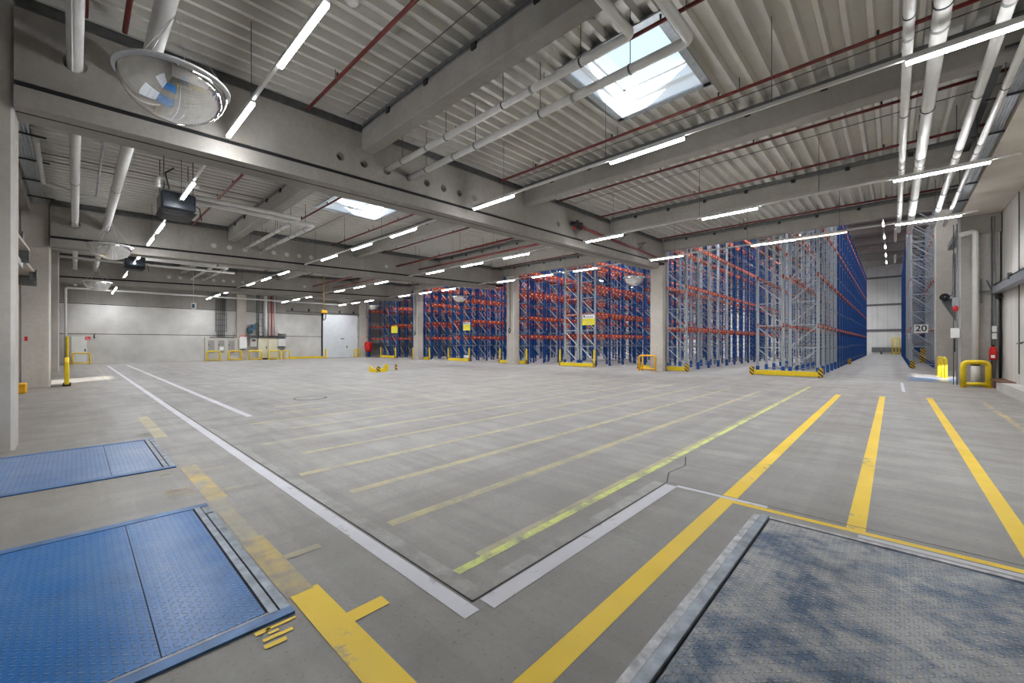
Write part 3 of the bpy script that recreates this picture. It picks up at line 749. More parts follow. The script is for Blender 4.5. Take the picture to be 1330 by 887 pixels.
# thin conduits and cable trays under the deck
for i, (y, xa, xb, z) in enumerate(((4.0, -8.6, 1.6, .1), (9.4, -8.6, 1.6, .1), (12.6, -8.6, 1.6, .1), (7.2, -20.5, -10, .1), (18.0, -8.6, 1.6, .1))):
    mb = MB().tube([(xa, y, deck(y)-z), (xb, y, deck(y)-z)], .009, 6); tag(mb.build('cable_run', ['wire']), 'thin dark cable run below the ribbed roof, %s from the docks' % ORD[i], 'cable', 'thin cable runs under the roof')
for k, x in enumerate((-11.2, -15.8, -16.4)):
    tag(MB().tube([(x, -.6, deck(0)-.09), (x, 4.4, deck(4.4)-.1)], .012, 6).build('cable_run', ['wire']), 'thin dark cable run over the hung heater, %s from the near girder' % ORD[k], 'cable', 'thin cable runs under the roof')
def cable_tray(x0, x1, y0, y1, z, along, label):
    t = empty('cable_tray', ((x0+x1)/2, (y0+y1)/2, z), label, 'cable tray')
    tr = MB().box(x0, x1, y0, y1, z, z+.008)
    if along == 'X': tr.box(x0, x1, y0, y0+.006, z, z+.06).box(x0, x1, y1-.006, y1, z, z+.06)
    else: tr.box(x0, x0+.006, y0, y1, z, z+.06).box(x1-.006, x1, y0, y1, z, z+.06)
    k = 0
    for k in range(5):
        if along == 'X': y = y0+.03+(y1-y0-.06)*k/4; tr.tube([(x0, y, z-.006), (x1, y, z-.006)], .012, 6)
        else: x = x0+.03+(x1-x0-.06)*k/4; tr.tube([(x, y0, z-.006), (x, y1, z-.006)], .012, 6)
    part('tray', tr, ['galv'], t)
    a, b = (x0, x1) if along == 'X' else (y0, y1); p = a+1
    while p < b:
        if along == 'X': part('cross_bar', MB().box(p, p+.05, y0-.05, y1+.22, z-.045, z-.015), ['black'], t)
        else: part('cross_bar', MB().box(x0-.2, x1+.04, p, p+.05, z-.045, z-.015), ['black'], t)
        p += 1.9
cable_tray(-20.6, -9.8, -.96, -.66, 6.12, 'X', 'galvanised cable tray under the roof behind the nearest left column')
cable_tray(1.45, 1.70, 4.9, 21.3, 6.06, 'Y', 'galvanised cable tray under the roof on the right')
for x, z, lab in ((1.62, 6.10, 'dark grey duct strip along the right roof edge'),):
    tag(MB().box(1.18, 1.42, 10.6, 15.6, 6.42, 6.52).build('duct', ['black']), lab, 'duct')

# ------------------------------------------------------------------ convex mirrors
def mirror_dome(x, y, z, r, depth, label, ztop, full=True):
    t = empty('convex_mirror', (x, y, z-depth), label, 'convex mirror', None)
    pr = [(r*math.cos(a), -depth*math.sin(a)) for a in [i*PI/2/14 for i in range(15)]]; pr[-1] = (0.0, -depth)
    part('dome', MB().lathe((x, y, z), pr, 48), ['mirror'], t, 'mirrored dome')
    part('rim', MB().lathe((x, y, z), [(r-.012, -.012), (r+.03, -.012), (r+.033, .012), (r-.01, .014), (r-.012, -.012)], 48, cap=False), ['white'], t, 'white rim')
    for k in range(4):
        a = PI/4+k*PI/2+.25
        part('wire', MB().tube([(x+r*math.cos(a), y+r*math.sin(a), z), (x, y, z+.85)], .005, 5), ['wire_light'], t)
    part('hook_wire', MB().tube([(x, y, z+.85), (x, y, ztop)], .006, 5), ['wire'], t)
    return t
MZ = 4.80
mirror_dome(-6.64, .86, MZ, .55, .47, 'large mirrored dome hanging by the near girder, top left', 6.45)
mirror_dome(-19.5, .83, MZ+.02, .56, .47, 'mirrored dome hanging by the second girder on the left', 6.45)
mirror_dome(-31.5, .83, MZ+.02, .56, .47, 'mirrored dome hanging near the back wall on the left', 6.45)
mirror_dome(-10.6, 21.35, 5.18, .56, .48, 'half dome mirror hanging in front of the racks, left of the nearest rack column', 6.3)
mirror_dome(-25.7, 21.35, 5.3, .62, .5, 'half dome mirror hanging in front of the blue racks, middle of the picture', 6.3)
mirror_dome(-39.8, 21.35, 5.45, .62, .5, 'half dome mirror hanging in front of the farthest racks', 6.3)

# ------------------------------------------------------------------ heaters
def heater(x, y, z, label):
    t = empty('unit_heater', (x, y, z), label, 'heater')
    mb = MB().box(x-.42, x+.42, y-.36, y+.36, z+.12, z+.58)
    part('case', mb, ['heater'], t, bevel=.05)
    lv = MB()
    for k in range(5): lv.obox((x, y, z+.09-.025*k), (.86-.04*k, .76-.04*k, .012))
    part('louvre', lv, ['black'], t)
    for a in (-.36, .36):
        for b in (-.3, .3): part('suspension_rod', MB().tube([(x+a, y+b, z+.6), (x+a, y+b, deck(y)-.03)], .01, 6), ['wire'], t)
    part('wiring', MB().tube([(x+.45, y-.2, z+.6), (x+.6, y-.3, z+.95), (x+.35, y-.1, z+1.2)], .018, 6).tube([(x+.45, y+.3, z+.3), (x+.62, y+.4, z+.2), (x+.58, y+.45, z-.1)], .014, 6), ['black'], t)
heater(-14.1, 1.86, 4.88, 'dark unit heater hung under the roof behind the near girder')
heater(-26.0, 1.9, 4.95, 'dark unit heater hung under the roof farther back')
for x, lab in ((-14.2, 'white elbow pipe into the nearer dark heater'),):
    pipe([(-13.75, 1.45, 5.5), (-13.75, 1.45, 5.75), (-13.75, 2.3, 5.75), ], .06, lab)
# smoke detector
tag(MB().lathe((-4.4, 1.9, 6.33), [(.05, .1), (.06, .04), (.045, 0), (0, 0)], 16).lathe((-5.9, 2.6, 6.30), [(.08, .12), (.1, .05), (.07, 0), (.0, 0)], 16).build('smoke_detector', ['pipe']), 'small round detector under the ribbed roof by the near strip light', 'smoke detector') if False else None
def detector(x, y, lab):
    z = deck(y)-.05; t = tag(MB().lathe((x, y, z), [(.10, .05), (.10, .02), (.07, -.02), (0, -.03)], 20).build('smoke_detector', ['pipe']), lab, 'smoke detector', None)
detector(-5.75, 2.75, 'round white detector under the roof beside the near left strip light')
detector(-7.3, 9.1, 'round white detector under the roof left of the skylight')

# ------------------------------------------------------------------ pallet racks
BAY = 1.85; HT = 9.9
def post_mesh(mat, guard=False):
    mb = MB()
    for s in (-1, 1): mb.box(s*.052-.006, s*.052+.006, -.04, .04, 0, HT)
    mb.box(-.052, .052, .03, .04, 0, HT); mb.box(-.07, .07, -.08, .08, 0, .012)
    if guard: mb.box(-.068, .068, -.06, .06, .012, .42, 1)
    return mb.mesh('post', [mat, 'rack_blue'])
def brace_mesh(flip=False):
    mb = MB(); d = .52; z = .25; k = 0
    while z < HT-.2:
        mb.bar((-d, 0, z), (d, 0, z), .036)
        if z+1.05 < HT:
            a, b = (-d, d) if (flip) else (d, -d)
            mb.bar((a, 0, z+.04), (b, 0, z+1.0), .042)
        z += 1.05
    return mb
br_mesh = [brace_mesh(f).mesh('brace', ['brace_grey']) for f in (0, 1)]; br_front = [brace_mesh(f).mesh('brace', ['rack_grey']) for f in (0, 1)]
def joined_frame(mat):
    mb = brace_mesh()
    mb.m = [1]*len(mb.m)
    for sx in (-.52, .52):
        for s in (-1, 1): mb.box(sx+s*.052-.006, sx+s*.052+.006, -.04, .04, 0, HT, 0)
        mb.box(sx-.052, sx+.052, .03, .04, 0, HT, 0)
    return mb.mesh('frame', [mat, 'brace_grey'])
fr_blue = joined_frame('rack_blue'); fr_grey = joined_frame('rack_grey')
p_blue = post_mesh('rack_blue'); p_grey = post_mesh('rack_grey', True)
def beam_geo(mb, x, y, z, hh):
    L = BAY/2
    mb.box(x-.022, x+.022, y-L+.045, y+L-.045, z-hh, z+hh)
    for s in (-1, 1): mb.box(x-.035, x+.035, y+s*(L-.05)-.02, y+s*(L-.05)+.02, z-.11, z+.10)
    for k in (-.5, .0, .5):
        for s in (-1, 1): mb.box(x+s*.0235-.002, x+s*.0235+.002, y+k-.07, y+k+.07, z-.03, z+.035, 1)
def one_beam(hh):
    b = MB(); beam_geo(b, 0, 0, 0, hh); return b.mesh('load_beam', ['rack_orange', 'tag_white'])
bm_thin = one_beam(.055); bm_thick = one_beam(.105)
def kid(name, me, parent, loc):
    o = bpy.data.objects.new(name, me); col.objects.link(o); o.parent = parent; o.location = loc; return o
def rack_row(xc, y0, nb, levels, grey, label, cap, detail, flip=0, skip=lambda i, l, s: False, cat='pallet rack', hh=.105):
    root = empty('pallet_rack', (xc, y0, 0), label, cat, None)
    for i in range(nb+1):
        y = i*BAY
        g = grey(i)
        if i < detail:
            f = kid('upright_frame', br_front[flip] if i == 0 and g else br_mesh[flip], root, (0, y, 0))
            for s in (-.52, .52): kid('post', p_grey if g else p_blue, f, (s, 0, 0))
        else: kid('upright_frame', fr_grey if g else fr_blue, root, (0, y, 0))
    cnt = 0; rest = MB()
    for i in range(nb):
        for l, z in enumerate(levels):
            for s in (-.52, .52):
                if skip(i, l, s): continue
                if cnt < cap: kid('load_beam', bm_thick if hh > .1 else bm_thin, root, (s, (i+.5)*BAY, z)); cnt += 1
                else: beam_geo(rest, s, (i+.5)*BAY, z, hh)
    if rest.v:
        me = rest.mesh('load_beam', ['rack_orange', 'tag_white']); o = kid('load_beam', me, root, (0, 0, 0)); o['kind'] = 'stuff'
    return root
LA = [2.3, 4.6, 6.95, 9.3]; LB = [2.0, 3.4, 5.15, 6.7, 8.4]
YF = 22.65
blocks = [  # left x, right x, levels, bays
 (-4.86, -2.40, LA, 24), (-10.62, -8.16, LA, 20), (-16.29, -13.86, LB, 15), (-21.95, -19.49, LB, 14), (-28.3, -25.85, LB, 13), (-33.85, -31.39, LB, 12), (-39.9, -37.25, LB, 11)]
nm = ['right end block with a long yellow plank', 'block just right of the nearest rack column', 'block with tall grey front frames and a yellow sign', 'block hidden partly by the second column', 'blue block with a yellow sign in the middle', 'block beside the third column', 'far left block with a yellow sign']
for bi, (xl, xr, lv, nb) in enumerate(blocks):
    grey = [lambda i: i < 5, lambda i: i < 5, lambda i: i < 1, lambda i: False, lambda i: False, lambda i: False, lambda i: False][bi]
    det = [10, 8, 5, 3, 3, 3, 3][bi]
    cap = [100, 90, 70, 50, 45, 40, 40][bi]
    sk = (lambda i, l, s: l < 2 and i < 0)
    lv1 = lv
    rack_row(xr-.57, YF, nb, lv1, (lambda i: i < 5) if bi == 0 else grey, 'right row of pallet rack, %s' % nm[bi], cap, det, flip=1 if bi in (0,) else 0, skip=sk, hh=.055 if bi == 0 else .105)
    rack_row(xl+.57, YF, nb, [z+.06 for z in lv1] if bi != 2 else [2.05, 3.45, 5.2, 6.75, 8.45], (lambda i: i < 5) if bi == 0 else (lambda i: False) if bi == 1 else grey, 'left row of pallet rack, %s' % nm[bi], cap, det, hh=.055 if bi == 0 else .105)
rack_row(-43.55, YF, 7, LB, lambda i: False, 'single blue pallet rack against the left hall wall', 40, 3)
# single rack on the right of the aisle
rack_row(1.30, 34.6, 18, [2.4, 5.4, 8.2], lambda i: i < 6, 'single pallet rack with grey end frame right of the open aisle', 90, 8, hh=.055)
# low beams of block two: short first bays
for i in (0, 1):
    pass
# rack end guards
def guard(x0, x1, y, label, tall=False):
    t = empty('rack_end_guard', ((x0+x1)/2, y, 0), label, 'rack guard')
    part('plank', MB().box(x0+.06, x1-.06, y-.03, y+.03, .02, .24), ['yellow'], t, 'yellow plank', bevel=.012)
    for x in (x0, x1):
        if tall:
            part('corner_post', MB().box(x-.05, x+.05, y-.05, y+.11, 0, .3), ['stripe'], t, 'striped corner shoe')
            part('upright_sleeve', MB().box(x-.05, x+.05, y+.02, y+.1, .3, 1.1), ['yellow'], t, 'tall yellow sleeve')
        else:
            part('corner_post', MB().prism([(x-.09, y-.10, 0), (x+.09, y-.10, 0), (x+.09, y+.12, 0), (x-.09, y+.12, 0)], (0, 0, .40)), ['stripe'], t, 'black and yellow striped corner post', bevel=.03)
guard(-4.98, -2.32, 22.3, 'long yellow plank guard with striped posts before the right end rack block')
guard(-10.75, -8.05, 22.3, 'yellow plank guard with striped post just right of the nearest rack column')
guard(-16.4, -13.75, 22.25, 'yellow plank guard before the rack block with grey front frames', True)
guard(-22.1, -19.4, 22.25, 'yellow plank guard partly behind the second rack column', True)
guard(-28.45, -25.7, 22.25, 'yellow plank guard before the blue rack block with white boxes', True)
guard(-33.95, -31.25, 22.25, 'yellow plank guard partly behind the third rack column', True)
guard(-40.0, -37.1, 22.25, 'yellow plank guard before the far left rack block', True)
t = empty('rack_corner_guard', (.84, 34.4, 0), 'striped corner guard at the foot of the right aisle rack', 'rack guard')
part('corner_post', MB().box(.74, .96, 34.28, 34.45, 0, .45), ['stripe'], t)
t = empty('rack_corner_guard', (1.35, 36.3, 0), 'tall yellow and black guard inside the right aisle rack', 'rack guard')
part('corner_post', MB().box(1.25, 1.47, 36.25, 36.4, .3, 1.2), ['stripe'], t)
tag(MB().box(-2.4, -2.2, 38, 38.2, 0, .4).build('rack_corner_guard', ['stripe']), 'small striped guard at the foot of the long blue rack face', 'rack guard')
# signs on the rack ends
def rack_sign(xc, y, z0, w, h, yl, label):
    t = empty('rack_sign', (xc, y, z0), label, 'sign')
    part('panel', MB().box(xc-w/2, xc+w/2, y-.02, y, z0, z0+h*yl), ['yel_sign'], t, 'yellow lower panel')
    if yl < 1:
        part('header', MB().box(xc-w/2, xc+w/2, y-.02, y, z0+h*yl, z0+h), ['white'], t, 'white header')
        mb = MB()
        for k in range(5): mb.box(xc-w*.36+k*w*.15, xc-w*.36+k*w*.15+w*.09, y-.023, y-.02, z0+h*(yl+.12), z0+h*(yl+.2))
        mb.box(xc-w*.42, xc-w*.30, y-.023, y-.02, z0+h*.80, z0+h*.93)
        part('lettering', mb, ['ink'], t)
    mb = MB()
    for k in range(3): mb.box(xc-w*.3, xc+w*(.3-.12*k), y-.023, y-.02, z0+h*yl*(.24+.2*k), z0+h*yl*(.28+.2*k))
    part('print', mb, ['cab_cream'], t)
rack_sign(-14.28, 22.5, 2.68, .92, .66, .62, 'yellow and white sign on the grey rack frames')
rack_sign(-26.22, 22.5, 2.6, .9, .68, .68, 'yellow and white sign on the middle blue rack')
rack_sign(-37.6, 22.5, 2.58, 1.2, .72, 1., 'plain yellow sign on the far left blue rack')
t = empty('aisle_sign', (1.15, 34.5, 2.15), 'white aisle sign with the black number 20 on the grey rack end', 'sign')
part('board', MB().box(.92, 1.52, 34.46, 34.5, 2.13, 2.63), ['white'], t)
tx = text('number', '20', .50, 'ink', t, (1.22, 34.455, 2.38), (PI/2, 0, 0), .004, xs=1.0)
t = empty('aisle_sign', (.8, 36.5, 1.9), 'small white sign with the letter E on the right rack, below the 20 sign', 'sign')
part('board', MB().box(.72, .76, 36.2, 36.8, 1.75, 2.15), ['white'], t)
text('letter', 'E', .3, 'ink', t, (.715, 36.5, 1.95), (PI/2, 0, -PI/2), .003)
# things lying in the racks
for k, x in enumerate((-26.9, -26.55)):
    tag(MB().box(x, x+.3, 22.75, 23.0, .0, .48).build('white_canister', ['white'], bevel=.03), 'white canister behind the yellow plank of the blue rack, %s one' % ('left' if k == 0 else 'right'), 'canister')
tag(MB().box(-7.95, -7.6, 27.9, 28.2, 0, .8).build('cardboard_box', ['yellow_o']), 'orange yellow crate standing in the rack aisle right of the column', 'crate') if False else None

# ------------------------------------------------------------------ yellow hoop barriers
def hoop(x0, x1, y0, y1, h, r, label, mat='yellow', low=.12, mids=(), name='hoop_barrier'):
    t = empty(name, ((x0+x1)/2, (y0+y1)/2, 0), label, 'barrier', None)
    a, b = Vector((x0, y0, 0)), Vector((x1, y1, 0)); d = (b-a).normalized()
    up = Vector((0, 0, 1)); c = min(.16, h*.3)
    path = [a] + arc(a+up*h, up, d, c) + arc(b+up*h, d, -up, c) + [b]
    part('hoop', MB().tube(path, r, 12), [mat], t)
    if low: part('cross_rail', MB().tube([a+up*low, b+up*low], r*.85, 10), [mat], t)
    for f in mids:
        m = a+(b-a)*f; part('mid_post', MB().tube([m, m+up*h], r*.8, 10), [mat], t)
    for p in (a, b): part('foot_plate', MB().box(p.x-.08, p.x+.08, p.y-.08, p.y+.08, 0, .012), ['yellow_o'], t)
    return t
hoop(1.74, 2.34, 20.65, 20.95, .86, .075, 'thick yellow hoop barrier around the downpipe on the right')
t = hoop(1.52, 1.66, 26.9, 25.7, .86, .06, 'yellow double hoop barrier seen edge on beside the daylit dock', mids=(.5,), low=0)
hoop(-10.22, -9.3, 21.2, 21.2, .84, .05, 'orange yellow cage barrier left of the nearest rack column', 'yellow_o', mids=(.22,))
t = empty('edge_barrier', (-21.1, -.22, 0), 'tall yellow barrier plate at the daylit left dock', 'barrier')
part('plate', MB().prism([(-22.0, -.26, .06), (-21.05, -.26, .06), (-21.0, -.26, .85), (-21.15, -.26, 1.0), (-22.0, -.26, 1.0)], (0, .12, 0)), ['yellow'], t, bevel=.03)
part('foot', MB().box(-21.9, -21.8, -.3, -.1, 0, .08).box(-21.25, -21.15, -.3, -.1, 0, .08), ['black'], t)
hoop(-42.3, -42.3, -.12, .72, .80, .05, 'yellow hoop barrier in front of the white door', low=.12)
t = tag(MB().box(-42.6, -41.7, -.42, -.30, 0, 2.0).build('tall_guard', ['yellow'], bevel=.03), 'tall yellow guard post in the back left corner', 'barrier')
for k, (a, b) in enumerate(((7.56, 8.49), (9.1, 10.05), (10.67, 11.65), (12.22, 13.19))):
    hoop(BW+.8, BW+.8, a, b, .83, .06, 'yellow hoop barrier by the cabinets on the back wall, %s from the left' % ORD[k], low=.1)
hoop(BW+.8, BW+.8, 13.45, 14.0, .8, .05, 'narrow yellow hoop barrier at the end of the low yellow rail', low=.1)
tag(MB().box(BW+.74, BW+.86, 14.0, 17.35, .02, .22).build('low_rail', ['yellow'], bevel=.02), 'low yellow rail along the back wall', 'rail')
tag(MB().box(BW+.73, BW+.87, 17.36, 17.50, 0, .95).tube([(BW+.8, 17.43, .95), (BW+.8, 17.43, 1.0)], .05, 10).build('guard_post', ['yellow'], bevel=.02), 'yellow post left of the large pale door', 'post')
hoop(BW+.8, BW+.8, 20.45, 21.0, .85, .06, 'yellow hoop barrier right of the large pale door', low=.1, mids=(.5,))
t = empty('floor_guard', (-20.0, 11.3, 0), 'low yellow corner guard with black marks standing alone on the floor', 'barrier')
part('long_plate', MB().prism([(-20.15, 10.6, 0), (-19.65, 10.75, 0), (-19.65, 10.75, .16), (-19.9, 10.68, .18), (-20.15, 10.6, .36)], (.02, -.05, 0)), ['yellow'], t)
part('front_plate', MB().prism([(-19.65, 10.72, 0), (-20.0, 11.55, 0), (-20.0, 11.55, .38), (-19.92, 11.3, .36), (-19.86, 11.2, .18), (-19.72, 10.9, .17), (-19.65, 10.72, .30)], (.03, .015, 0)), ['yellow'], t)
part('corner_mark', MB().prism([(-19.60, 10.68, 0), (-19.68, 10.90, 0), (-19.68, 10.90, .30), (-19.60, 10.68, .30)], (.03, .015, 0)), ['stripe'], t, 'black and yellow striped corner')
part('end_plate', MB().box(-20.16, -19.98, 11.52, 11.58, 0, .38), ['yellow_o'], t)
part('far_post', MB().prism([(-20.1, 12.05, 0), (-20.16, 12.2, 0), (-20.16, 12.2, .34), (-20.1, 12.05, .34)], (.03, .015, 0)), ['stripe'], t, 'separate striped post')
# small posts by the left column and right pier
tag(MB().box(-13.6, -13.35, -1.2, -.98, 0, .22).build('column_shoe', ['yellow_o'], bevel=.03), 'small yellow block on the floor behind the nearest left column', 'guard block')
tag(MB().box(-19.4, -19.0, -1.2, -1.0, 0, .3).build('column_shoe', ['yellow_o'], bevel=.03), 'small yellow block at the foot of the second left column', 'guard block')
tag(MB().box(2.35, 2.55, 29.5, 29.8, 0, .4).build('column_shoe', ['yellow']), 'small yellow block past the daylit dock, farther one', 'guard block')
tag(MB().box(2.35, 2.55, 27.0, 27.3, 0, .25).build('column_shoe', ['yellow']), 'small yellow block past the daylit dock, nearer one', 'guard block')
# far end of the aisle
hoop(-.05, .6, 76, 76, 2.2, .07, 'tall yellow frame at the far end of the aisle', low=.3, mids=(.5,))
tag(MB().box(-2.2, 1.2, 76.3, 76.4, .25, .95).tube([(-1.2, 76.25, 0), (-1.2, 76.25, .9)], .12, 8).build('crash_rail', ['galv_dark']), 'dark crash rail along the far wall of the aisle', 'rail')

# ------------------------------------------------------------------ back wall fittings
W = BW + .012
d4 = struct('door_4', MB().box(W, W+.05, -.17, .58, 0, 2.02), ['door_white'])
struct('door_frame', MB().box(W, W+.07, -.23, -.17, 0, 2.08).box(W, W+.07, .58, .64, 0, 2.08).box(W, W+.07, -.23, .64, 2.02, 2.08), ['cab_grey'], d4)
struct('door_handle', MB().box(W+.05, W+.12, .46, .54, 1.0, 1.04).box(W+.05, W+.07, .47, .53, .9, 1.1), ['black'], d4)
t = empty('fire_sign', (W+.02, .71, 1.76), 'red square sign with white pictogram beside the white door', 'sign')
part('board', MB().box(W+.07, W+.08, .50, .76, 1.76, 1.98), ['red'], t)
part('pictogram', MB().box(W+.081, W+.084, .56, .61, 1.81, 1.92).box(W+.081, W+.084, .64, .71, 1.81, 1.86), ['white'], t)
tag(MB().tube([(W+.06, .96, 1.9), (W+.06, .96, 2.15), (W+.3, .96, 2.2)], .025, 8).build('wall_bracket', ['galv_dark']), 'small dark bracket above the white door', 'bracket')
# switch cabinets
t = empty('switch_cabinet', (W+.3, 8.65, 0), 'pale grey cabinet with three glazed doors on the back wall', 'cabinet')
part('body', MB().box(W, W+.45, 7.5, 9.83, 0, 2.0), ['cab_grey'], t, bevel=.015)
for k, (a, b) in enumerate(((7.72, 8.16), (8.41, 8.87), (9.15, 9.62))):
    p = part('door_panel', MB().box(W+.452, W+.47, a, b, .68, 1.76), ['cab_panel'], t, 'dark glazed panel')
    part('handle', MB().box(W+.47, W+.49, a+.03, a+.07, 1.3, 1.45), ['black'], p)
part('paper', MB().box(W+.472, W+.476, 8.52, 8.82, .9, 1.22), ['white'], t, 'white sheet stuck on the middle door')
part('top_edge', MB().box(W, W+.5, 7.9, 9.6, 2.0, 2.05), ['black'], t)
t = empty('cable_ladder', (W, 8.7, 2.0), 'dark cable ladder rising above the pale grey cabinet', 'cable ladder')
mb = MB()
for y in (8.3, 9.1): mb.box(W+.1, W+.16, y-.02, y+.02, 2.5, 6.0)
for z in [2.55, 3.05, 3.55, 4.05, 4.45]: mb.box(W+.1, W+.15, 8.28, 9.12, z, z+.04)
part('ladder', mb, ['galv_dark'], t)
cb = MB()
for k in range(7): cb.tube([(W+.13, 8.42+.085*k, 2.02), (W+.13, 8.40+.09*k, 2.6), (W+.13, 8.38+.1*k, 6.0)], .018, 6)
part('cable_bundle', cb, ['black'], t)
struct('trim_6', MB().box(BW, BW+.25, 9.86, 10.56, 0, 5.9), ['column'])
t = empty('wall_box', (W+.3, 10.28, 1.0), 'white wall box with red wiring on the back pier', 'box')
part('body', MB().box(BW+.25, BW+.5, 10.01, 10.55, 1.02, 2.1), ['white'], t, bevel=.02); part('base', MB().box(BW+.27, BW+.48, 10.1, 10.45, .94, 1.02), ['black'], t)
tag(MB().tube([(BW+.4, 9.98, 2.05), (BW+.4, 10.05, 2.17), (BW+.4, 10.55, 2.19)], .03, 8).tube([(BW+.4, 10.4, 2.12), (BW+.4, 10.6, 2.12)], .06, 8).build('red_hose', ['red']), 'short red pipe above the white wall box', 'pipe')
t = empty('wall_box', (W+.15, 11.13, 1.2), 'grey control box with dark window next to the cream cabinet', 'box')
part('body', MB().box(W, W+.35, 10.87, 11.39, 1.2, 1.95), ['cab_grey'], t, bevel=.015); part('display', MB().box(W+.351, W+.36, 10.97, 11.27, 1.68, 1.86), ['black'], t)
t = empty('cream_cabinet', (W+.25, 12.26, 0), 'cream double door cabinet on the back wall', 'cabinet')
part('body', MB().box(W, W+.5, 11.46, 13.06, .15, 1.96), ['cab_cream'], t, bevel=.015); part('plinth', MB().box(W, W+.45, 11.5, 13.0, 0, .15), ['black'], t)
part('door', MB().box(W+.502, W+.515, 11.5, 12.25, .2, 1.92), ['cab_cream'], t); part('door', MB().box(W+.502, W+.515, 12.27, 13.02, .2, 1.92), ['cab_cream'], t)
part('handle', MB().box(W+.515, W+.54, 12.08, 12.16, 1.02, 1.2), ['black'], t)
t = empty('wall_box', (W+.15, 13.46, 1.17), 'light grey wall box right of the cream cabinet', 'box')
part('body', MB().box(W, W+.4, 13.12, 13.8, 1.2, 1.93), ['grey_box'], t, bevel=.02); part('base', MB().box(W, W+.36, 13.2, 13.75, 1.14, 1.2), ['black'], t)
tag(MB().box(W, W+.4, 13.2, 13.8, 2.0, 2.22).box(W, W+.5, 13.28, 13.82, 2.30, 2.42).tube([(W+.2, 13.25, 2.2), (W+.25, 13.2, 2.5)], .04, 8).build('machine_part', ['galv_dark']), 'dark metal fitting above the light grey wall box', 'fitting')
tr = empty('cable_shelf', (W+.2, 12.2, 2.0), 'dark horizontal cable shelf above the cream cabinet', 'cable tray')
part('shelf', MB().box(W, W+.4, 10.6, 13.6, 2.05, 2.09), ['galv_dark'], tr)
cb = MB()
for k in range(14): cb.tube([(W+.25, 10.7+.2*k, 2.12), (W+.25, 10.86+.2*k, 2.12)], .05, 6)
part('cable_loop', cb, ['black'], tr)
t = empty('wall_motor', (W+.2, 10.95, 2.4), 'blue grey motor on the back wall above the control box', 'motor')
part('drum', MB().lathe((W+.35, 10.85, 2.72), [(.22, -.22), (.24, -.1), (.24, .1), (.2, .22)], 18, axis='Y'), ['blue_motor'], t)
part('housing', MB().box(W+.1, W+.5, 10.98, 11.28, 2.75, 3.22).box(W+.15, W+.4, 10.78, 11.05, 2.38, 2.62), ['blue_motor'], t, bevel=.03)
part('wiring', MB().tube([(W+.3, 11.2, 3.2), (W+.3, 11.35, 3.35), (W+.2, 11.55, 3.3), (W+.15, 11.6, 3.0)], .03, 8), ['black'], t)
t = empty('cable_ladder', (W, 11.7, 2.2), 'dark cable ladder above the cream cabinet', 'cable ladder')
mb = MB()
for y in (11.45, 11.55, 11.62): mb.tube([(W+.12, y, 2.1), (W+.12, y, 6.0)], .035, 6)
for z in (2.5, 3.1, 3.7, 4.3, 5.0): mb.box(W+.08, W+.14, 11.4, 12.0, z, z+.04)
part('ladder', mb, ['galv_dark'], t)
for k, (y, r, m, lab) in enumerate(((11.98, .05, 'pipe_seam', 'slim grey riser pipe above the cream cabinet'), (12.16, .12, 'pipe', 'thick pale riser pipe above the cream cabinet'), (12.42, .04, 'pipe_seam', 'thin grey riser beside the red pipe'), (12.66, .045, 'red', 'red riser pipe above the cream cabinet'), (12.92, .05, 'pipe', 'pale riser pipe right of the red riser'))):
    tag(MB().tube([(W+.15, y, 2.12), (W+.15, y, 6.0)], r, 10).build('riser_pipe', [m]), lab, 'pipe')
# large pale sliding door
d5 = struct('door_5', MB().box(W, W+.09, 17.42, 21.1, .02, 4.52), ['door_white'])
struct('door_rail', MB().box(W+.08, W+.16, 14.0, 21.3, 4.6, 4.72), ['galv_dark'], d5)
ro = MB()
for k in range(5): ro.box(W+.1, W+.2, 14.4+1.55*k, 14.52+1.55*k, 4.7, 4.95)
struct('door_roller', ro, ['black'], d5)
struct('door_handle', MB().box(W+.09, W+.13, 19.9, 19.98, 1.0, 1.25), ['black'], d5)
struct('door_plate', MB().box(W+.09, W+.10, 19.25, 19.65, 1.95, 2.05), ['galv_dark'], d5)
struct('trim_7', MB().box(W, W+.1, 17.3, 17.4, 0, 4.6), ['dark'])
struct('trim_8', MB().box(BW, BW+.5, 21.3, 21.9, 0, 6.2), ['column'])
t = empty('fire_extinguisher_cover', (-42.4, 22.2, 0), 'red covered fire hose box hung at the far left rack', 'fire equipment')
part('cover', MB().lathe((-42.4, 22.15, .58), [(.0, 0), (.30, .02), (.40, .3), (.45, .8), (.38, 1.05), (.0, 1.1)], 16), ['red'], t)
part('stand', MB().box(-42.5, -42.3, 22.1, 22.2, 0, .6), ['rack_blue'], t)
# hanging control pendants
for x, y, z, lab in ((-30., 4.74, 3.5, 'pale control box hanging on a cable before the back wall'), (-30., 12.25, 3.2, 'yellow control pendant with loop hanging on a cable'),):
    t = empty('control_pendant', (x, y, z), lab, 'pendant control')
    part('cable', MB().tube([(x, y, z+.35), (x, y, 6.4)], .016, 6), ['wire_light' if y < 6 else 'yellow_o'], t)
    if y < 6:
        part('box', MB().box(x-.1, x+.1, y-.12, y+.12, z, z+.38), ['grey_box'], t, bevel=.02); part('face', MB().box(x+.1, x+.11, y-.08, y+.04, z+.08, z+.3), ['blue_motor'], t)
    else:
        part('box', MB().box(x-.1, x+.1, y-.2, y+.22, z+.48, z+.7), ['yellow_o'], t, bevel=.03)
        part('loop', MB().tube([(x, y-.06, z+.48), (x, y-.08, z+.05), (x, y, -.02+z), (x, y+.12, z+.1), (x, y+.14, z+.42), (x, y+.02, z+.48)], .03, 8), ['black'], t)

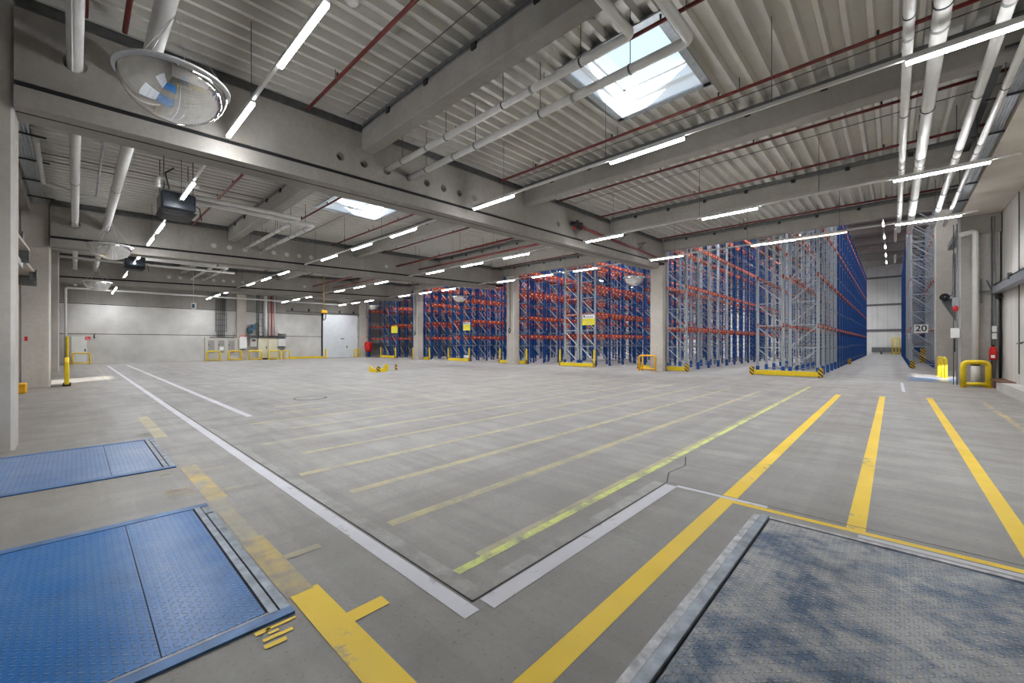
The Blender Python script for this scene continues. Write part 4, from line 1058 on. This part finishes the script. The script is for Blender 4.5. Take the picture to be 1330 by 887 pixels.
# ------------------------------------------------------------------ right wall fittings
struct('kerb', MB().box(2.42, RW, 5.0, 21.0, 0, .28), ['wall'])
tag(MB().box(2.38, RW-.01, 19.5, 21.45, .285, .31).box(2.36, 2.41, 20.2, 20.5, .06, .285).build('steel_plate', ['rust']), 'rusty steel plate lying on the kerb by the right wall', 'steel plate')
t = empty('fire_extinguisher', (2.5, 21.62, .9), 'red fire extinguisher hung on the right hand pier', 'fire extinguisher')
part('cylinder', MB().lathe((2.52, 21.62, .92), [(.02, 0), (.085, .01), (.095, .04), (.095, .38), (.07, .45), (.03, .48)], 18), ['red'], t)
part('valve', MB().box(2.49, 2.55, 21.58, 21.66, 1.39, 1.45).tube([(2.52, 21.58, 1.42), (2.52, 21.52, 1.44)], .012, 6), ['black'], t)
part('label', MB().box(2.46, 2.55, 21.519, 21.526, 1.0, 1.10), ['white'], t, 'white printed label')
for k, (x, z0, z1) in enumerate(((2.50, 0.3, 5.9), (2.56, .3, 5.9))):
    tag(MB().tube([(x, 21.70, z0), (x, 21.70, z1)], .018, 8).build('conduit', ['galv' if k else 'galv_dark']), 'thin vertical conduit above the fire extinguisher, %s' % ('right one' if k else 'left one'), 'conduit', None)
tag(MB().tube([(2.66, 21.6, .3), (2.66, 21.6, 3.1)], .022, 8).lathe((2.64, 21.55, 3.1), [(.07, -.06), (.1, 0), (.05, .07)], 12).build('conduit', ['black']), 'black vertical conduit beside the right wall panel', 'conduit')
for z in (1.9, 1.65): tag(MB().box(2.50, 2.60, 21.60, 21.68, z, z+.2).build('switch_box', ['white']), 'small white switch box over the fire extinguisher, %s' % ('upper' if z > 1.8 else 'lower'), 'switch')
t = empty('steel_rail', (2.6, 14.5, 3.2), 'galvanised steel channel rail along the right wall', 'rail')
part('channel', MB().box(2.50, 2.72, 8, 21.6, 3.45, 3.49).box(2.50, 2.53, 8, 21.6, 3.22, 3.49).box(2.53, 2.72, 8, 21.6, 3.22, 3.25), ['galv'], t)
for y in (18.7,): part('clip', MB().box(2.46, 2.54, y, y+.12, 3.40, 3.58), ['galv_dark'], t)
part('end_bracket', MB().box(2.2, 2.72, 21.62, 21.68, 3.28, 3.34).box(2.24, 2.27, 21.62, 21.68, 2.9, 3.75).bar((2.5, 21.65, 3.3), (2.38, 21.65, 3.7), .025), ['galv_dark'], t)
tag(MB().tube([(2.7, 18.9, .6), (2.7, 18.9, 5.95)], .014, 6).build('cable_run', ['wire']), 'thin cable running up the right wall panel', 'cable')
tag(MB().tube([(2.68, 17.9, 1.55), (2.66, 18.9, 1.5)], .02, 6).lathe((2.66, 18.4, 1.5), [(.0, -.03), (.05, 0), (0, .03)], 10).build('wall_latch', ['galv_dark']), 'small latch on the right wall panel', 'latch')
# strip conduits left of the pier
for k, x in enumerate((1.60, 1.68)):
    tag(MB().tube([(x, 21.72, 0), (x, 21.72, 5.8)], .014 + .008*k, 8).build('conduit', ['galv' if k else 'galv_dark']), 'dark vertical conduit left of the grey downpipe, %s' % ('nearer' if k else 'farther'), 'conduit')
t = empty('wall_box', (1.62, 21.65, 1.35), 'white switch box on the conduits left of the downpipe', 'box')
part('body', MB().box(1.52, 1.74, 21.58, 21.68, 1.7, 2.05), ['white'], t)
part('cable', MB().tube([(1.62, 21.62, 1.7), (1.62, 21.62, 1.2)], .02, 6), ['black'], t)
t = empty('warning_lamp', (1.64, 21.6, 2.6), 'small grey and red warning lamp above the white switch box', 'lamp')
part('body', MB().box(1.56, 1.72, 21.56, 21.66, 2.85, 3.15), ['galv'], t); part('lens', MB().lathe((1.64, 21.58, 2.65), [(.05, 0), (.075, .08), (.06, .2)], 12), ['red'], t)
# dock door lifting gear: spring drums on a wedge bracket
def door_gear(c, ax, label, s=1.):
    t = empty('door_lifting_gear', c, label, 'door mechanism')
    x, y, z = c
    if ax == 'Y':
        part('wedge_bracket', MB().prism([(x-.42*s, y, z+.75*s), (x+.32*s, y, z+.95*s), (x+.32*s, y, z-.25*s), (x+.12*s, y, z-.35*s)], (0, .5, 0)), ['galv_dark'], t)
        for k, (a, b) in enumerate(((-.33, .92), (.12, 1.12))): part('drum', MB().lathe((x+a*s, y-.12, z+b*s), [(.19*s, -.08), (.19*s, -.05), (.13*s, -.05), (.13*s, .05), (.19*s, .05), (.19*s, .08)], 18, axis='Y'), ['black'], t)
        part('shaft', MB().tube([(x-.33*s, y-.3, z+.92*s), (x-.33*s, y+.8, z+.92*s)], .04, 8).bar((x-.33*s, y, z+.92*s), (x+.3*s, y, z+1.15*s), .05), ['galv_dark'], t)
    return t
door_gear((2.3, 31.2, 3.0), 'Y', 'dark wedge bracket with two drums on the right pier')
tag(MB().box(2.2, 2.5, 30, 30.4, 3.6, 6.0).build('door_track', ['galv_dark']), 'dark vertical door track on the right pier', 'door track')
tag(MB().box(1.76, 1.95, 22.5, 26.4, 5.62, 5.85).build('steel_beam', ['galv_dark']), 'short dark steel beam behind the downpipe elbow on the right', 'beam')
# same gear left of the second dock column
t = empty('door_lifting_gear', (-18.0, -.9, 2.6), 'sloping door track plates with dark drums seen past the nearest left column', 'door mechanism')
for k, (x, z) in enumerate(((-15.4, 4.05), (-18.6, 3.75))):
    part('track_plate', MB().prism([(x+1.6, -1.22, z+.55), (x-1.1, -.80, z-.15), (x-1.1, -1.22, z-.15), (x+1.6, -1.24, z+.45)], (0, 0, .05)), ['column'], t, 'pale sloping plate')
    part('bracket', MB().box(x-1.15, x-1.05, -1.22, -.82, z-.45, z-.15), ['galv_dark'], t)
for x, y, z in ((-13.6, -1.06, 4.75), (-16.3, -.98, 4.2), (-17.4, -.94, 4.0), (-19.4, -.88, 3.62)):
    part('drum', MB().lathe((x, y, z), [(.17, -.08), (.17, -.05), (.11, -.05), (.11, .05), (.17, .05), (.17, .08)], 18, axis='Y'), ['galv_dark'], t)
part('arm', MB().box(-17.0, -15.0, -1.1, -.95, 3.5, 3.65), ['galv'], t)
for k, (x, y) in enumerate(((-10.6, -.93), (-11.6, -.95), (-12.8, -.98))):
    tag(MB().tube([(x, y, 0), (x, y, 5.9)], .035, 8).build('conduit', ['galv_dark' if k else 'black']), 'dark vertical conduit behind the nearest left column, %s from the column' % ORD[k], 'conduit')
tag(MB().box(-20.2, -20.14, -1.1, -1.03, 1.58, 1.72).build('alarm_box', ['red']), 'small red alarm box by the second left column', 'alarm')
for i, x in enumerate((-9.0, -19.95, -32.0)):
    tag(MB().tube([(x-.25 if i else x+.03, 21.42 if i else 21.8, .0 if not i else 2.6), (x-.25 if i else x+.03, 21.42 if i else 21.8, 5.9)], .025, 8).build('conduit', ['galv_dark']), 'vertical conduit on the rack column, %s column from the right' % ORD[i], 'conduit')
for i, x in enumerate((-20.2, -32.2)):
    tag(MB().tube([(x, 21.38, 2.6), (x-.1, 21.36, 2.45), (x-.02, 21.36, 2.25), (x+.1, 21.36, 2.4), (x+.04, 21.38, 2.6)], .03, 8).build('cable_coil', ['black']), 'dark coiled cable on the %s rack column from the right' % ORD[i+1], 'cable coil')

# repeats share a group
names = {'dock leveller': 'dock levellers set in the floor', 'pallet rack': 'pallet racks behind the columns', 'convex mirror': 'hanging mirrored domes', 'barrier': 'yellow safety barriers', 'rack guard': 'guards at the rack ends', 'sign': 'signs', 'pipe': 'light grey pipes', 'conduit': 'vertical conduits', 'box': 'boxes on the walls', 'heater': 'hung unit heaters', 'smoke detector': 'round roof detectors', 'cabinet': 'cabinets on the back wall', 'cable ladder': 'cable ladders on the back wall', 'guard block': 'small yellow floor blocks', 'cable tray': 'cable trays', 'pendant control': 'hanging pendants', 'cable coil': 'coiled cables on the columns', 'switch': 'switch boxes by the extinguisher', 'canister': 'white canisters', 'bracket': 'small steel brackets', 'door mechanism': 'dock door lifting gear', 'rail': 'low rails', 'sprinkler pipe': 'dark red sprinkler pipes', 'cable': 'thin cable runs under the roof'}
cnt = {}
for o in col.objects:
    if not o.parent and 'category' in o.keys(): cnt.setdefault(o['category'], []).append(o)
for c_, os_ in cnt.items():
    if len(os_) > 1:
        for o in os_:
            if 'group' not in o.keys() and c_ in names: o['group'] = names[c_]

# ------------------------------------------------------------------ outside ground
struct('ground_outside', MB().box(-70, 40, -60, -9.0, -.5, -.25).box(6, 40, -9, 90, -.5, -.25), ['wall'])

# ------------------------------------------------------------------ sun and sky
w = bpy.data.worlds.new('sky'); sc.world = w; w.use_nodes = True
bg = w.node_tree.nodes['Background']; bg.inputs[0].default_value = (.72, .87, 1.0, 1); bg.inputs[1].default_value = .62
sd = bpy.data.lights.new('sun', 'SUN'); sd.energy = 9.; sd.angle = .02; sd.color = (1., .97, .92)
so = bpy.data.objects.new('sun', sd); col.objects.link(so)
dirv = Vector((-.62, .70, -.34)).normalized()
so.rotation_euler = dirv.to_track_quat('-Z', 'Y').to_euler()

# ------------------------------------------------------------------ camera
cd = bpy.data.cameras.new('camera'); co = bpy.data.objects.new('camera', cd); col.objects.link(co)
cd.sensor_width = 36.; cd.lens = 530./1330*36; cd.shift_y = 2.5/1330; cd.clip_start = .05; cd.clip_end = 300
co.location = (0, 0, 1.5); co.rotation_euler = (PI/2, 0, math.atan(495/530.))
sc.camera = co

sc.view_settings.view_transform = 'Standard'
sc.view_settings.look = 'None'
sc.view_settings.exposure = 1.25
sc.view_settings.gamma = 1.0
try:
    c = sc.cycles; c.use_denoising = True; c.max_bounces = 8; c.diffuse_bounces = 5; c.glossy_bounces = 3; c.transparent_max_bounces = 12; c.sample_clamp_indirect = 4.; c.use_light_tree = True; c.caustics_reflective = False; c.caustics_refractive = False
except Exception: pass
